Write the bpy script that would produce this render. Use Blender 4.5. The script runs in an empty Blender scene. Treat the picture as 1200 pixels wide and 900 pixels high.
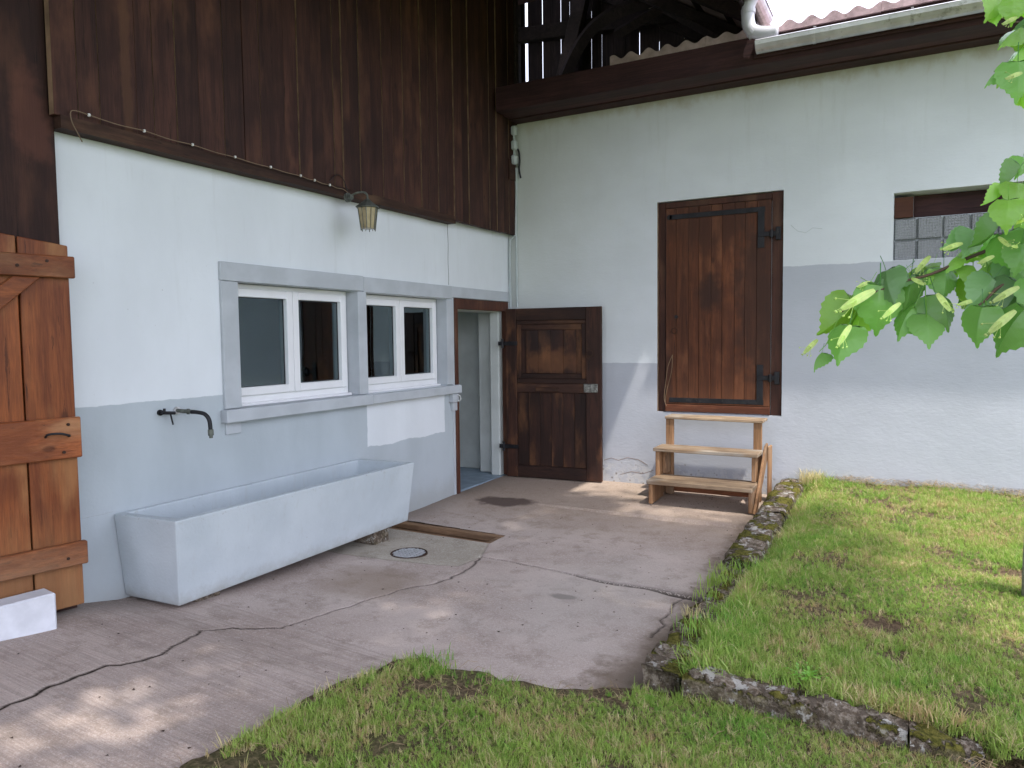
import bpy, bmesh, math, random
import numpy as np
from mathutils import Vector, Matrix
random.seed(7); rng = np.random.default_rng(11)
scene = bpy.context.scene
C = scene.collection

# ------------------------------------------------------------------ camera, world, sun, exposure
CAM = Vector((3.97, -7.305, 1.6))
AX = np.array([[0.87966798, 0.01870518, -0.47522033],
               [0.4754413, -0.05943016, 0.87773779],
               [-0.01182418, -0.9980572, -0.06117203]])     # world axes measured in the camera frame (x right, y down, z ahead)
cd = bpy.data.cameras.new('camera'); cam = bpy.data.objects.new('camera', cd); C.objects.link(cam)
cd.sensor_width = 36; cd.lens = 864 / 1200 * 36; cd.clip_start = 0.05; cd.clip_end = 3000
xr, yd, zf = Vector(AX[:, 0]), Vector(AX[:, 1]), Vector(AX[:, 2])
cam.matrix_world = Matrix.Translation(CAM) @ Matrix((xr, -yd, -zf)).transposed().to_4x4()
scene.camera = cam

SUN = Vector((0.37, -0.21, 0.905)).normalized()
w = bpy.data.worlds.new('World'); scene.world = w; w.use_nodes = True
wn = w.node_tree; bg = wn.nodes['Background']
sky = wn.nodes.new('ShaderNodeTexSky'); sky.sky_type = 'NISHITA'; sky.sun_disc = False
sky.sun_elevation = math.asin(SUN.z); sky.sun_rotation = math.atan2(SUN.x, SUN.y)
sky.air_density = 1.0; sky.dust_density = 3.0; sky.ozone_density = 1.0; sky.altitude = 200
hz = wn.nodes.new('ShaderNodeMix'); hz.data_type = 'RGBA'; hz.inputs[0].default_value = 0.45     # thin bright summer haze over the blue
hz.inputs[7].default_value = (13.2, 13.2, 15.2, 1)
wn.links.new(sky.outputs[0], hz.inputs[6]); wn.links.new(hz.outputs[2], bg.inputs[0]); bg.inputs[1].default_value = 0.15
sl = bpy.data.lights.new('sun', 'SUN'); sl.energy = 2.2; sl.angle = math.radians(1.0); sl.color = (1.0, 0.94, 0.86)
so = bpy.data.objects.new('sun', sl); C.objects.link(so)
so.rotation_euler = SUN.to_track_quat('Z', 'Y').to_euler(); so.location = (6, -6, 20)
scene.view_settings.view_transform = 'Standard'; scene.view_settings.look = 'None'
scene.view_settings.exposure = 1.14; scene.view_settings.gamma = 1
scene.render.engine = 'CYCLES'
scene.cycles.max_bounces = 8; scene.cycles.diffuse_bounces = 5; scene.cycles.transparent_max_bounces = 12

# ------------------------------------------------------------------ node helper
class M:
    def __init__(s, name, rough=0.7, spec=0.3, metal=0.0):
        s.m = bpy.data.materials.new(name); s.m.use_nodes = True; s.t = s.m.node_tree
        s.b = s.t.nodes['Principled BSDF']; s.out = s.t.nodes['Material Output']
        s.b.inputs['Roughness'].default_value = rough; s.b.inputs['Metallic'].default_value = metal
        s.b.inputs['Specular IOR Level'].default_value = spec
    def n(s, typ): return s.t.nodes.new('ShaderNode' + typ)
    def put(s, sock, v):
        if isinstance(v, bpy.types.NodeSocket): s.t.links.new(v, sock)
        elif isinstance(v, (tuple, list)) and len(v) == 3 and sock.type == 'RGBA': sock.default_value = (*v, 1)
        else: sock.default_value = v
    def pos(s): return s.n('NewGeometry').outputs['Position']
    def objc(s):
        tc = s.n('TexCoord').outputs['Object']; r = s.n('ObjectInfo').outputs['Random']
        k = s.vm('SCALE', (17.3, 31.7, 23.9), scale=r)
        return s.vm('ADD', tc, k)
    def rnd(s): return s.n('ObjectInfo').outputs['Random']
    def vm(s, op, a, b=None, scale=None):
        k = s.n('VectorMath'); k.operation = op; s.put(k.inputs[0], a)
        if b is not None: s.put(k.inputs[1], b)
        if scale is not None: s.put(k.inputs['Scale'], scale)
        return k.outputs['Value'] if op in ('LENGTH', 'DISTANCE', 'DOT_PRODUCT') else k.outputs['Vector']
    def mp(s, v, scale): return s.vm('MULTIPLY', v, scale)
    def noise(s, v, scale=5, det=3, rough=0.55, dist=0.0):
        k = s.n('TexNoise'); s.put(k.inputs['Vector'], v); k.inputs['Scale'].default_value = scale
        k.inputs['Detail'].default_value = det; k.inputs['Roughness'].default_value = rough; k.inputs['Distortion'].default_value = dist
        return k.outputs['Fac']
    def vor(s, v, scale=5, feat='F1'):
        k = s.n('TexVoronoi'); k.feature = feat; s.put(k.inputs['Vector'], v); k.inputs['Scale'].default_value = scale
        return k.outputs['Distance']
    def math(s, op, a, b=0.0, clamp=False):
        k = s.n('Math'); k.operation = op; k.use_clamp = clamp; s.put(k.inputs[0], a); s.put(k.inputs[1], b); return k.outputs[0]
    def rng(s, v, a, b, c=0.0, d=1.0, smooth=True):
        k = s.n('MapRange'); k.interpolation_type = 'SMOOTHSTEP' if smooth else 'LINEAR'
        s.put(k.inputs['Value'], v)
        for nm, q in (('From Min', a), ('From Max', b), ('To Min', c), ('To Max', d)): s.put(k.inputs[nm], q)
        return k.outputs['Result']
    def mix(s, f, a, b, mode='MIX'):
        k = s.n('Mix'); k.data_type = 'RGBA'; k.blend_type = mode
        s.put(k.inputs['Factor'], f); s.put(k.inputs['A'] if False else k.inputs[6], a); s.put(k.inputs[7], b)
        return k.outputs[2]
    def sep(s, v):
        k = s.n('SeparateXYZ'); s.put(k.inputs[0], v); return k.outputs
    def blob(s, P, c, r, nz=0.35, ns=6.0, soft=0.35):
        d = s.vm('LENGTH', s.vm('MULTIPLY', s.vm('SUBTRACT', P, (c[0], c[1], c[2])), (1 / r[0], 1 / r[1], 1 / r[2])))
        q = s.math('ADD', d, s.math('MULTIPLY', s.math('SUBTRACT', s.noise(P, ns, 4), 0.5), nz * 4))
        return s.rng(q, 1 - soft, 1 + soft, 1, 0)
    def col(s, v): s.put(s.b.inputs['Base Color'], v)
    def bump(s, h, strength=0.3, dist=0.01):
        k = s.n('Bump'); k.inputs['Strength'].default_value = strength; k.inputs['Distance'].default_value = dist
        s.put(k.inputs['Height'], h); s.put(s.b.inputs['Normal'], k.outputs[0])

def sc(c, f): return tuple(min(1, x * f) for x in c)

def wood(name, dark, light, axis='Z', rough=0.62, fade=None, contrast=1.0, bump=0.5, spec=0.3, knots=0.0, stains_shade=(), worn=None):
    m = M(name, rough, spec); v = m.objc()
    S = {'Z': (1, 1, .06), 'Y': (1, .06, 1), 'X': (.06, 1, 1)}[axis]
    v2 = m.mp(v, S)
    g1 = m.noise(v2, 13, 6, .68, 1.2); g2 = m.noise(v2, 110, 4, .7); bl = m.noise(v, 2.2, 3)
    c = m.mix(m.rng(g1, .32, .68), dark, light)
    c = m.mix(m.math('MULTIPLY', m.rng(g2, .35, .7), .5 * contrast), c, sc(dark, .55))
    c = m.mix(m.math('MULTIPLY', m.rng(bl, .42, .66), .7), c, sc(dark, .75))
    chk = m.noise(m.mp(v2, (1, 1, 1)), 42, 5, .75); c = m.mix(m.rng(chk, .60, .66, 0, .75), c, sc(dark, .28))
    if fade: c = m.mix(m.math('MULTIPLY', m.rng(m.noise(m.mp(v, tuple(.35 if q < 1 else 1 for q in S)), 5, 5), .5, .75), .75), c, fade)
    if knots:
        kk = m.vor(m.mp(v, tuple(.5 if q < 1 else 1 for q in S)), 5)
        c = m.mix(m.math('MULTIPLY', m.rng(kk, .05, .11, 1, 0), knots), c, sc(dark, .35))
    r = m.rng(m.rnd(), 0, 1, .72, 1.22, False)
    c = m.vm('SCALE', c, scale=r)
    for (ce, ra, amt, co_) in stains_shade:
        c = m.mix(m.math('MULTIPLY', m.blob(m.pos(), ce, ra, .5, 7, .4), amt), c, co_)
    if worn:   # greyed, splashed lower ends
        c = m.mix(m.math('MULTIPLY', m.rng(m.math('ADD', m.sep(m.pos())[2], m.math('MULTIPLY', m.noise(v2, 9, 5, .7), .5)), worn[0], worn[1], 1, 0), worn[2]), c, worn[3])
    m.col(c); m.bump(m.math('ADD', g1, m.math('MULTIPLY', g2, .5)), bump, .004)
    return m.m

def flat(name, col, rough=0.6, metal=0.0, spec=0.3, var=0.15, scale=8, bump=0.15, speck=None):
    m = M(name, rough, spec, metal); P = m.objc()
    a = m.noise(P, scale, 5); b = m.noise(P, scale * 12, 2)
    c = m.mix(m.rng(a, .3, .7), sc(col, 1 - var), sc(col, 1 + var))
    if speck: c = m.mix(m.math('MULTIPLY', m.rng(m.noise(P, scale * 2.3, 6, .7), .55, .68), .8), c, speck)
    m.col(c); m.bump(m.math('ADD', a, m.math('MULTIPLY', b, .4)), bump, .004)
    return m.m

WHITE = (0.70, 0.738, 0.772); GREY = (0.43, 0.478, 0.51)
# ------------------------------------------------------------------ paint on the two walls
def wall_left_mat():
    m = M('paint_left_wall', .75, .25); P = m.pos(); X = m.sep(P)
    nz = m.math('MULTIPLY', m.math('SUBTRACT', m.noise(P, 9, 3), .5), .02)
    z = m.math('ADD', X[2], nz)
    grey = m.rng(z, 1.252, 1.257, 1, 0)
    # freshly patched white field under the right-hand window
    y = m.math('ADD', X[1], nz)
    pw = m.math('MULTIPLY', m.rng(y, -2.515, -2.51), m.rng(y, -1.36, -1.345, 1, 0))
    zz = m.math('ADD', z, m.math('MULTIPLY', m.noise(P, 3.5, 2), .07))
    pw = m.math('MULTIPLY', pw, m.rng(zz, .735, .742))
    mask = m.math('MULTIPLY', grey, m.math('SUBTRACT', 1.0, pw))
    # grey strips round the door frame
    st = m.math('MULTIPLY', m.rng(X[1], -1.30, -1.29), m.rng(X[2], 2.118, 2.123, 1, 0))
    mask = m.math('MAXIMUM', mask, st, True)
    roll = m.noise(m.mp(P, (1, 1, .5)), 2.3, 4)
    wc = m.mix(m.rng(roll, .3, .7), sc(WHITE, .95), sc(WHITE, 1.02))
    gc = m.mix(m.rng(roll, .3, .7), sc(GREY, .94), sc(GREY, 1.06))
    c = m.mix(mask, wc, gc)
    # dirt just above the ground, streaks
    low = m.math('MULTIPLY', m.rng(m.math('ADD', X[2], m.math('MULTIPLY', m.noise(P, 7, 5), .22)), .18, .42, 1, 0), .35)
    c = m.mix(low, c, (.33, .31, .27))
    stk = m.noise(m.mp(P, (1, 1, .09)), 9, 5, .7)
    c = m.mix(m.math('MULTIPLY', m.rng(stk, .54, .72), m.rng(X[2], 2.78, 1.3, .16, .04)), c, (.40, .40, .38))
    c = m.mix(m.math('MULTIPLY', m.rng(m.noise(P, 26, 6, .8), .62, .70), .18), c, (.36, .36, .34))
    sp = m.math('MULTIPLY', m.rng(m.vor(P, 7), .015, .04, 1, 0), m.rng(m.noise(P, 1.7, 2), .5, .62))
    c = m.mix(m.math('MULTIPLY', sp, .5), c, (.3, .3, .3))
    m.col(c)
    b = m.math('ADD', m.noise(P, 55, 4, .6), m.math('MULTIPLY', m.noise(P, 6, 3), 2.5))
    b = m.math('ADD', b, m.math('MULTIPLY', mask, -.25))
    m.bump(b, .3, .004); return m.m
def wall_right_mat():
    m = M('paint_right_wall', .8, .22); P = m.pos(); X = m.sep(P)
    nz = m.math('MULTIPLY', m.math('SUBTRACT', m.noise(P, 7, 4), .5), .035)
    z = m.math('ADD', X[2], nz)
    left = m.rng(X[0], 2.2, 2.21, 1, 0)
    grey = m.mix(left, m.rng(z, 2.238, 2.244, 1, 0), m.rng(z, 1.333, 1.339, 1, 0))
    grey = m.sep(grey)[0]
    roll = m.noise(m.mp(P, (.6, 1, 1)), 2.0, 5)
    wc = m.mix(m.rng(roll, .3, .7), sc(WHITE, .93), sc(WHITE, 1.02))
    gc = m.mix(m.rng(roll, .3, .7), (.44, .465, .51), (.49, .515, .565))
    c = m.mix(grey, wc, gc)
    # yellow brown damp line below the eaves
    nn = m.noise(m.mp(P, (1, 1, .6)), 5.5, 6, .65)
    ey = m.rng(m.math('ADD', X[2], m.math('MULTIPLY', nn, .32)), 3.98, 4.13)
    c = m.mix(m.math('MULTIPLY', ey, .55), c, (.38, .31, .17))
    # greenish shade of the upper corner, put into the paint colour
    gx = m.math('MULTIPLY', m.rng(m.math('ADD', X[0], m.math('MULTIPLY', nn, .8)), .3, 2.3, 1, 0), m.rng(X[2], .6, 3, .0, .55))
    c = m.mix(gx, c, (.52, .55, .46))
    stk = m.noise(m.mp(P, (1, 1, .09)), 8, 5, .7)
    c = m.mix(m.math('MULTIPLY', m.rng(stk, .52, .72), m.rng(X[2], 3.95, 2.6, .22, .04)), c, (.44, .45, .42))
    c = m.mix(m.math('MULTIPLY', m.rng(m.noise(P, 22, 6, .8), .60, .70), .2), c, (.36, .36, .34))
    # peeling base: chips of old white render
    pe = m.math('MULTIPLY', m.rng(m.math('ADD', X[2], m.math('MULTIPLY', m.noise(P, 5, 4), .5)), .42, .62, 1, 0), m.rng(m.noise(P, 13, 6, .7), .46, .52))
    c = m.mix(m.math('MULTIPLY', pe, .45), c, (.66, .66, .64))
    dk = m.math('MULTIPLY', m.rng(m.math('ADD', X[2], m.math('MULTIPLY', m.noise(P, 9, 4), .4)), .36, .58, 1, 0), m.rng(m.vor(P, 16), .12, .22, 1, 0))
    c = m.mix(m.math('MULTIPLY', dk, .7), c, (.16, .13, .10))
    sp = m.math('MULTIPLY', m.rng(m.vor(P, 9), .02, .05, 1, 0), m.blob(P, (2.95, 0, .7), (.55, 1, .6)))
    c = m.mix(m.math('MULTIPLY', sp, .8), c, (.10, .11, .10))
    m.col(c)
    b = m.math('ADD', m.noise(m.mp(P, (.55, 1, 1.5)), 34, 5, .65), m.math('MULTIPLY', m.noise(P, 5, 3), 2.2))
    b = m.math('ADD', b, m.math('MULTIPLY', pe, -1.2))
    m.bump(b, .38, .005); return m.m

MAT = {}
MAT['lw'] = wall_left_mat(); MAT['rw'] = wall_right_mat()
MAT['surround'] = flat('grey_painted_stone', (.45, .48, .51), .7, var=.07, scale=5, bump=.3)
MAT['inwall'] = flat('inside_limewash', (.60, .64, .62), .9, var=.08, scale=4, bump=.7)
MAT['infloor'] = flat('inside_floor_paint', (.22, .29, .36), .45, var=.15)
MAT['room'] = flat('room_wall', (.66, .68, .70), .9, var=.05)
MAT['board'] = wood('stained_dark_boards', (.034, .0125, .0095), (.072, .028, .019), 'Z', .7, fade=(.115, .048, .028), bump=.9, knots=.6, stains_shade=(((.09, -5.12, 2.75), (9, .09, .22), .4, (.15, .055, .035)), ((.09, -4.62, 3.1), (9, .03, 1.2), .4, (.13, .06, .03))))
MAT['rawedge'] = flat('raw_board_edge', (.20, .13, .08), .8, var=.3)
MAT['beam'] = wood('dark_red_brown_beam', (.044, .019, .021), (.092, .038, .037), 'X', .7, bump=.8)
MAT['beamY'] = wood('dark_rafter', (.026, .018, .021), (.055, .036, .036), 'Y', .85, bump=.8)
MAT['lath'] = wood('dark_trim', (.035, .016, .011), (.085, .038, .023), 'Y', .75, fade=(.16, .09, .05))
MAT['slat'] = wood('loft_boards', (.022, .015, .019), (.045, .029, .030), 'Z', .9)
MAT['dframe'] = wood('door_frame_brown', (.06, .022, .014), (.12, .045, .026), 'Z', .6, fade=(.16, .08, .045))
MAT['hatch'] = wood('hatch_planks', (.075, .023, .0095), (.165, .054, .021), 'Z', .6, fade=(.27, .105, .048), bump=.9, knots=.6, stains_shade=(((2.235, 0, 2.02), (.13, 9, .15), .8, (.035, .014, .009)), ((2.70, 0, 1.9), (.22, 9, .75), .65, (.04, .018, .012)), ((2.3, 0, 2.75), (.6, 9, .3), .45, (.05, .02, .012)), ((1.80, 0, 1.1), (.05, 9, .5), .5, (.05, .022, .015))), worn=(.9, 1.7, .35, (.24, .10, .045)))  # round dark stain; shade on right side and top put into the colour
MAT['hatchX'] = wood('hatch_rail', (.09, .028, .013), (.15, .052, .024), 'X', .6, fade=(.22, .11, .06))
MAT['panel'] = wood('weathered_door_boards', (.024, .011, .008), (.060, .023, .014), 'Z', .66, fade=(.22, .095, .040), bump=1, stains_shade=(((.45, 0, 1.65), (.25, 9, .2), .6, (.02, .012, .012)), ((.62, 0, 1.35), (.3, 9, .12), .45, (.20, .085, .035))), worn=(.1, .55, .3, (.15, .055, .025)))
MAT['panelX'] = wood('weathered_door_rail', (.028, .013, .010), (.065, .028, .017), 'X', .66, fade=(.13, .06, .028), bump=.9)
MAT['orange'] = wood('varnished_pine_boards', (.175, .043, .012), (.36, .105, .028), 'Z', .5, fade=(.42, .19, .07), bump=1, knots=.7, worn=(.35, 1.1, .6, (.34, .19, .085)))
MAT['orangeY'] = wood('varnished_pine_rail', (.17, .046, .014), (.33, .10, .03), 'Y', .5, fade=(.36, .19, .09), bump=1, knots=.7, worn=(.5, 1.0, .6, (.30, .19, .11)))
MAT['stepX'] = wood('step_tread_wood', (.27, .18, .11), (.50, .38, .26), 'X', .75, fade=(.50, .48, .43), bump=.8)
MAT['stepZ'] = wood('step_post_wood', (.24, .125, .06), (.43, .25, .13), 'Z', .7, fade=(.40, .31, .22), bump=.8)
MAT['stepR'] = wood('step_red_board', (.20, .07, .03), (.32, .12, .055), 'X', .7)
MAT['timber'] = wood('channel_timber', (.22, .13, .075), (.40, .25, .145), 'X', .85, fade=(.13, .08, .05), bump=1)
MAT['white'] = flat('white_window_plastic', (.78, .785, .80), .32, var=.02, bump=.02, spec=.5)
MAT['gasket'] = flat('dark_gasket', (.04, .04, .045), .6, var=.1)
MAT['iron'] = flat('black_iron', (.022, .022, .025), .5, metal=.4, var=.3, speck=(.05, .045, .04))
MAT['rust'] = flat('rusty_iron', (.05, .028, .02), .8, metal=.3, var=.4)
MAT['zinc'] = flat('dull_zinc', (.58, .58, .60), .42, metal=.7, var=.14, scale=6, speck=(.30, .30, .28))
MAT['pvc'] = flat('pale_grey_pipe', (.56, .56, .62), .4, var=.06)
MAT['tile'] = flat('pink_grey_fibre_cement', (.44, .32, .335), .9, var=.25, scale=14, bump=.8, speck=(.16, .11, .11))
MAT['tileold'] = flat('brown_fibre_cement', (.32, .245, .23), .9, var=.2, scale=10, bump=.8)
MAT['lampmetal'] = flat('weathered_lamp_metal', (.13, .14, .12), .55, metal=.5, var=.3, scale=30)
MAT['lampglass'] = flat('amber_frosted_glass', (.36, .29, .16), .25, var=.15, scale=20, spec=.6)
MAT['cable'] = flat('brown_cable', (.20, .14, .09), .6)
MAT['clip'] = flat('white_clip', (.7, .7, .68), .5)
MAT['conduit'] = flat('grey_painted_conduit', (.45, .50, .50), .6, var=.06)
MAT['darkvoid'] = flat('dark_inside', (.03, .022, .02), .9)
MAT['bark'] = flat('lichen_bark', (.32, .32, .30), .95, var=.35, scale=14, bump=1, speck=(.42, .43, .40))
MAT['twig'] = flat('twig_bark', (.10, .065, .045), .8, var=.2)
MAT['plantgreen'] = flat('grass_soil_far', (.10, .14, .045), .95, var=.3, scale=3)

def trough_mat():
    m = M('painted_concrete_trough', .6, .3); P = m.objc(); a = m.noise(P, 3, 5)
    c = m.mix(m.rng(a, .3, .7), (.45, .505, .54), (.51, .565, .60))
    s = m.math('MULTIPLY', m.rng(m.noise(m.mp(P, (1, 1, .15)), 16, 5, .7), .56, .72), .35)
    c = m.mix(s, c, (.42, .44, .44))
    ch = m.math('MULTIPLY', m.rng(m.vor(P, 13), .03, .06, 1, 0), m.rng(m.noise(P, 3, 2), .52, .6))
    c = m.mix(m.math('MULTIPLY', ch, .5), c, (.25, .24, .22))
    Z_ = m.sep(m.pos())[2]
    gr = m.math('MULTIPLY', m.rng(m.math('ADD', Z_, m.math('MULTIPLY', m.noise(P, 11, 6, .7), .16)), .19, .33, 1, 0), .55)
    c = m.mix(gr, c, (.25, .235, .20))
    rc = m.math('MULTIPLY', m.rng(Z_, .60, .64), m.rng(m.noise(P, 38, 5, .75), .60, .64)); c = m.mix(m.math('MULTIPLY', rc, .75), c, (.30, .30, .29))
    c = m.mix(m.math('MULTIPLY', m.rng(m.noise(P, 30, 6, .8), .60, .68), .3), c, (.33, .34, .34))
    m.col(c); m.bump(m.math('ADD', m.noise(P, 60, 4), m.math('MULTIPLY', a, 3)), .45, .005); return m.m
MAT['trough'] = trough_mat()

def concrete_mat(name, tint=(1, 1, 1), brush=0.0):
    m = M(name, .88, .2); P = m.pos(); X = m.sep(P)
    a = m.noise(P, 1.3, 6, .6); b = m.noise(P, 7, 6, .65); f = m.noise(P, 70, 4, .7); sp = m.vor(P, 75)
    c = m.mix(m.rng(a, .32, .68), (.385, .308, .272), (.52, .435, .392))
    c = m.mix(m.math('MULTIPLY', m.rng(b, .48, .66), .7), c, (.30, .238, .20))
    c = m.mix(m.math('MULTIPLY', m.rng(f, .5, .66), .6), c, (.58, .51, .475))
    c = m.mix(m.math('MULTIPLY', m.rng(sp, .08, .2, 1, 0), .4), c, (.15, .125, .11)); grit = m.noise(P, 190, 3, .8)
    c = m.mix(m.rng(grit, .52, .68, 0, .6), c, (.62, .56, .53)); c = m.mix(m.rng(grit, .32, .46, .55, 0), c, (.17, .14, .125))
    # warm sandy zone by the doors, mortar smears, damp patches, leaf stains
    wz = m.math('MULTIPLY', m.rng(m.math('ADD', X[1], m.math('MULTIPLY', b, .9)), -1.9, -.6), .65)
    c = m.mix(wz, c, m.mix(m.rng(f, .4, .6), (.33, .25, .185), (.40, .31, .24)))
    wet = m.blob(P, (.60, -1.26, .06), (.25, .17, 1), .42, 6, .25)
    c = m.mix(m.math('MULTIPLY', wet, .85), c, (.085, .058, .05))
    wet2 = m.blob(P, (2.13, -3.29, .03), (.085, .045, 1), .3, 14, .3)
    c = m.mix(m.math('MULTIPLY', wet2, .75), c, (.11, .09, .075))
    bs = m.blob(P, (.95, -3.65, .03), (.30, .28, 1), .4, 4, .6)
    c = m.mix(m.math('MULTIPLY', bs, .5), c, (.22, .155, .10))
    lt = m.blob(P, (2.35, -3.2, .03), (.5, .8, 1), .4, 3, .8)
    c = m.mix(m.math('MULTIPLY', lt, .35), c, (.42, .40, .37))
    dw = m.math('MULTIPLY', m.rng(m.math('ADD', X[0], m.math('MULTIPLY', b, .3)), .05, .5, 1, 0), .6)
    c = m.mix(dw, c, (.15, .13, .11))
    e2 = m.math('MULTIPLY', m.rng(m.math('ADD', m.math('ADD', X[0], m.math('MULTIPLY', b, .35))
        , m.math('MULTIPLY', m.rng(X[1], -4.6, -3.2, .12, 0), 1)), 2.88, 3.12), .8)
    c = m.mix(e2, c, (.16, .12, .085))
    sc_ = m.math('MULTIPLY', m.rng(m.noise(m.mp(P, (1, .35, 1)), 16, 6, .75, 1.2), .66, .73), .55)
    c = m.mix(sc_, c, (.50, .48, .46))
    bits = m.math('MULTIPLY', m.rng(m.vor(P, 10), .02, .05, 1, 0), m.rng(m.noise(P, 2.5, 2), .45, .6))
    c = m.mix(m.math('MULTIPLY', bits, .8), c, (.08, .055, .04))
    h = m.math('ADD', m.math('MULTIPLY', f, .6), m.math('MULTIPLY', b, 1.5))
    if brush:
        st = m.noise(m.mp(P, (1.1, 34, 1)), 2.2, 4, .65, .25)
        c = m.mix(m.math('MULTIPLY', m.rng(st, .40, .64, 0, .5), brush), c, (.19, .165, .15))
        h = m.math('ADD', h, m.math('MULTIPLY', st, 1.6))
    at = m.n('Attribute'); at.attribute_name = 'dirt'
    c = m.mix(m.math('ADD', at.outputs['Fac'], 0.0, True), c, (.035, .026, .020))
    c = m.mix(1.0, c, tint, 'MULTIPLY')
    m.col(c); m.bump(h, .45, .006); return m.m
MAT['conc'] = concrete_mat('old_concrete'); MAT['concbrush'] = concrete_mat('brushed_concrete', (1.0, .99, .98), .6)
MAT['concpatch'] = concrete_mat('greenish_mortar_patch', (.92, .99, .93))

def soil_mat(name, green=.5):
    m = M(name, .95, .15); P = m.pos()
    a = m.noise(P, 3.2, 5); b = m.noise(P, 45, 5, .7)
    c = m.mix(m.rng(b, .35, .7), (.08, .055, .036), (.21, .15, .095))
    c = m.mix(m.math('MULTIPLY', m.rng(a, .38, .62), green), c, m.mix(m.rng(b, .4, .6), (.07, .11, .025), (.15, .17, .06)))
    m.col(c); m.bump(m.math('ADD', b, a), 1, .02); return m.m
MAT['soil'] = soil_mat('lawn_soil', .35); MAT['dirt'] = soil_mat('bare_dirt', 0)

def kerb_mat(moss):
    m = M('mossy_kerb_stone' if moss > .4 else 'earthy_kerb_stone', .95, .15); P = m.pos(); nrm = m.sep(m.n('NewGeometry').outputs['Normal'])
    a = m.noise(P, 6.5, 6, .68); b = m.noise(P, 42, 5, .75); f = m.noise(P, 22, 4, .7)
    c = m.mix(m.rng(b, .36, .66), (.13, .095, .065), (.34, .29, .235))
    c = m.mix(m.rng(f, .47, .58, 0, .8), c, (.085, .065, .048))
    mm = m.math('MULTIPLY', m.rng(a, .53 - .08 * moss, .57 - .08 * moss), m.rng(nrm[2], .05, .6, .12, 1))
    c = m.mix(mm, c, m.mix(m.rng(b, .35, .65), (.060, .062, .010), (.19, .17, .04)))
    wl = m.math('MULTIPLY', m.rng(m.noise(P, 12, 5, .7), .60 - .09 * moss, .64 - .09 * moss), .85)
    c = m.mix(m.math('MULTIPLY', wl, m.math('SUBTRACT', 1.0, mm)), c, (.56, .54, .50))
    m.col(c); m.bump(m.math('ADD', b, m.math('MULTIPLY', mm, 2)), 1, .02); return m.m
MAT['kerbm'] = kerb_mat(.6); MAT['kerbe'] = kerb_mat(.25)

def glass_mat():
    m = M('window_glass'); t = m.t
    tr = m.n('BsdfTransparent'); tr.inputs[0].default_value = (.80, .86, .84, 1)
    gl = m.n('BsdfGlossy'); gl.inputs['Roughness'].default_value = .015; gl.inputs[0].default_value = (.78, .95, 1, 1)
    fr = m.n('Fresnel'); fr.inputs[0].default_value = 2.35
    wob = m.n('Bump'); wob.inputs['Strength'].default_value = .04; wob.inputs['Distance'].default_value = .02
    t.links.new(m.noise(m.pos(), 2.5, 1), wob.inputs['Height']); t.links.new(wob.outputs[0], gl.inputs['Normal'])
    mx = m.n('MixShader'); t.links.new(fr.outputs[0], mx.inputs[0]); t.links.new(tr.outputs[0], mx.inputs[1]); t.links.new(gl.outputs[0], mx.inputs[2])
    t.links.new(mx.outputs[0], m.out.inputs[0]); return m.m
MAT['glass'] = glass_mat()
def gblock_mat():
    m = M('ribbed_glass_block', .16, .7); P = m.pos()
    X = m.sep(P)
    def rib(q): return m.math('ABSOLUTE', m.math('SINE', m.math('MULTIPLY', q, math.pi / .0235)))
    r = m.math('MINIMUM', m.rng(rib(X[0]), 0, .45), m.rng(rib(X[2]), 0, .45))
    c = m.mix(r, (.33, .35, .34), (.12, .13, .135))
    m.col(c); m.bump(r, .8, .004); return m.m
MAT['gblock'] = gblock_mat()
def leaf_mat(name, top, under, trans):
    m = M(name, .42, .35); m.b.inputs['Roughness'].default_value = .36
    g = m.n('NewGeometry'); P = m.n('TexCoord').outputs['Object']; X = m.sep(P)
    ax = m.math('ABSOLUTE', X[0])
    rib = m.rng(ax, .004, .02, 1, 0)
    sv = m.math('ABSOLUTE', m.math('SINE', m.math('MULTIPLY', m.math('SUBTRACT', X[1], m.math('MULTIPLY', ax, .75)), 21)))
    sv = m.math('MULTIPLY', m.rng(sv, 0, .16, 1, 0), .6)
    v = m.math('MAXIMUM', rib, sv, True)
    r = m.rng(m.rnd(), 0, 1, .75, 1.3, False)
    c = m.mix(m.rng(m.noise(P, 2.5, 4), .3, .7), sc(top, .82), sc(top, 1.2))
    c = m.mix(m.math('MULTIPLY', v, .4), c, sc(under, 1.2))
    c = m.mix(g.outputs['Backfacing'], c, under)
    c = m.vm('SCALE', c, scale=r)
    m.col(c); m.bump(m.math('ADD', m.math('MULTIPLY', v, -1), m.math('MULTIPLY', m.noise(P, 3, 2), .8)), .22, .02)
    tl = m.n('BsdfTranslucent'); m.put(tl.inputs[0], m.vm('MULTIPLY', c, trans))
    ad = m.n('AddShader'); m.t.links.new(m.b.outputs[0], ad.inputs[0]); m.t.links.new(tl.outputs[0], ad.inputs[1])
    m.t.links.new(ad.outputs[0], m.out.inputs[0]); return m.m
MAT['leaf'] = leaf_mat('linden_leaf_green', (.038, .105, .038), (.10, .19, .05), (.7, 1.3, .3))
MAT['leafb'] = leaf_mat('linden_leaf_bright', (.10, .21, .028), (.14, .25, .045), (1.1, 1.4, .3))  # yellow-green undersides, and sunlit leaves with their brightness put into the base colour
MAT['leafblue'] = leaf_mat('linden_leaf_bluish', (.070, .150, .075), (.11, .20, .08), (.5, .8, .3))
MAT['bract'] = leaf_mat('linden_bract', (.40, .48, .16), (.42, .50, .2), (.6, .7, .3))
MAT['crown'] = leaf_mat('crown_leaves', (.06, .11, .04), (.08, .13, .055), (.8, 1.0, .5))
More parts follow.
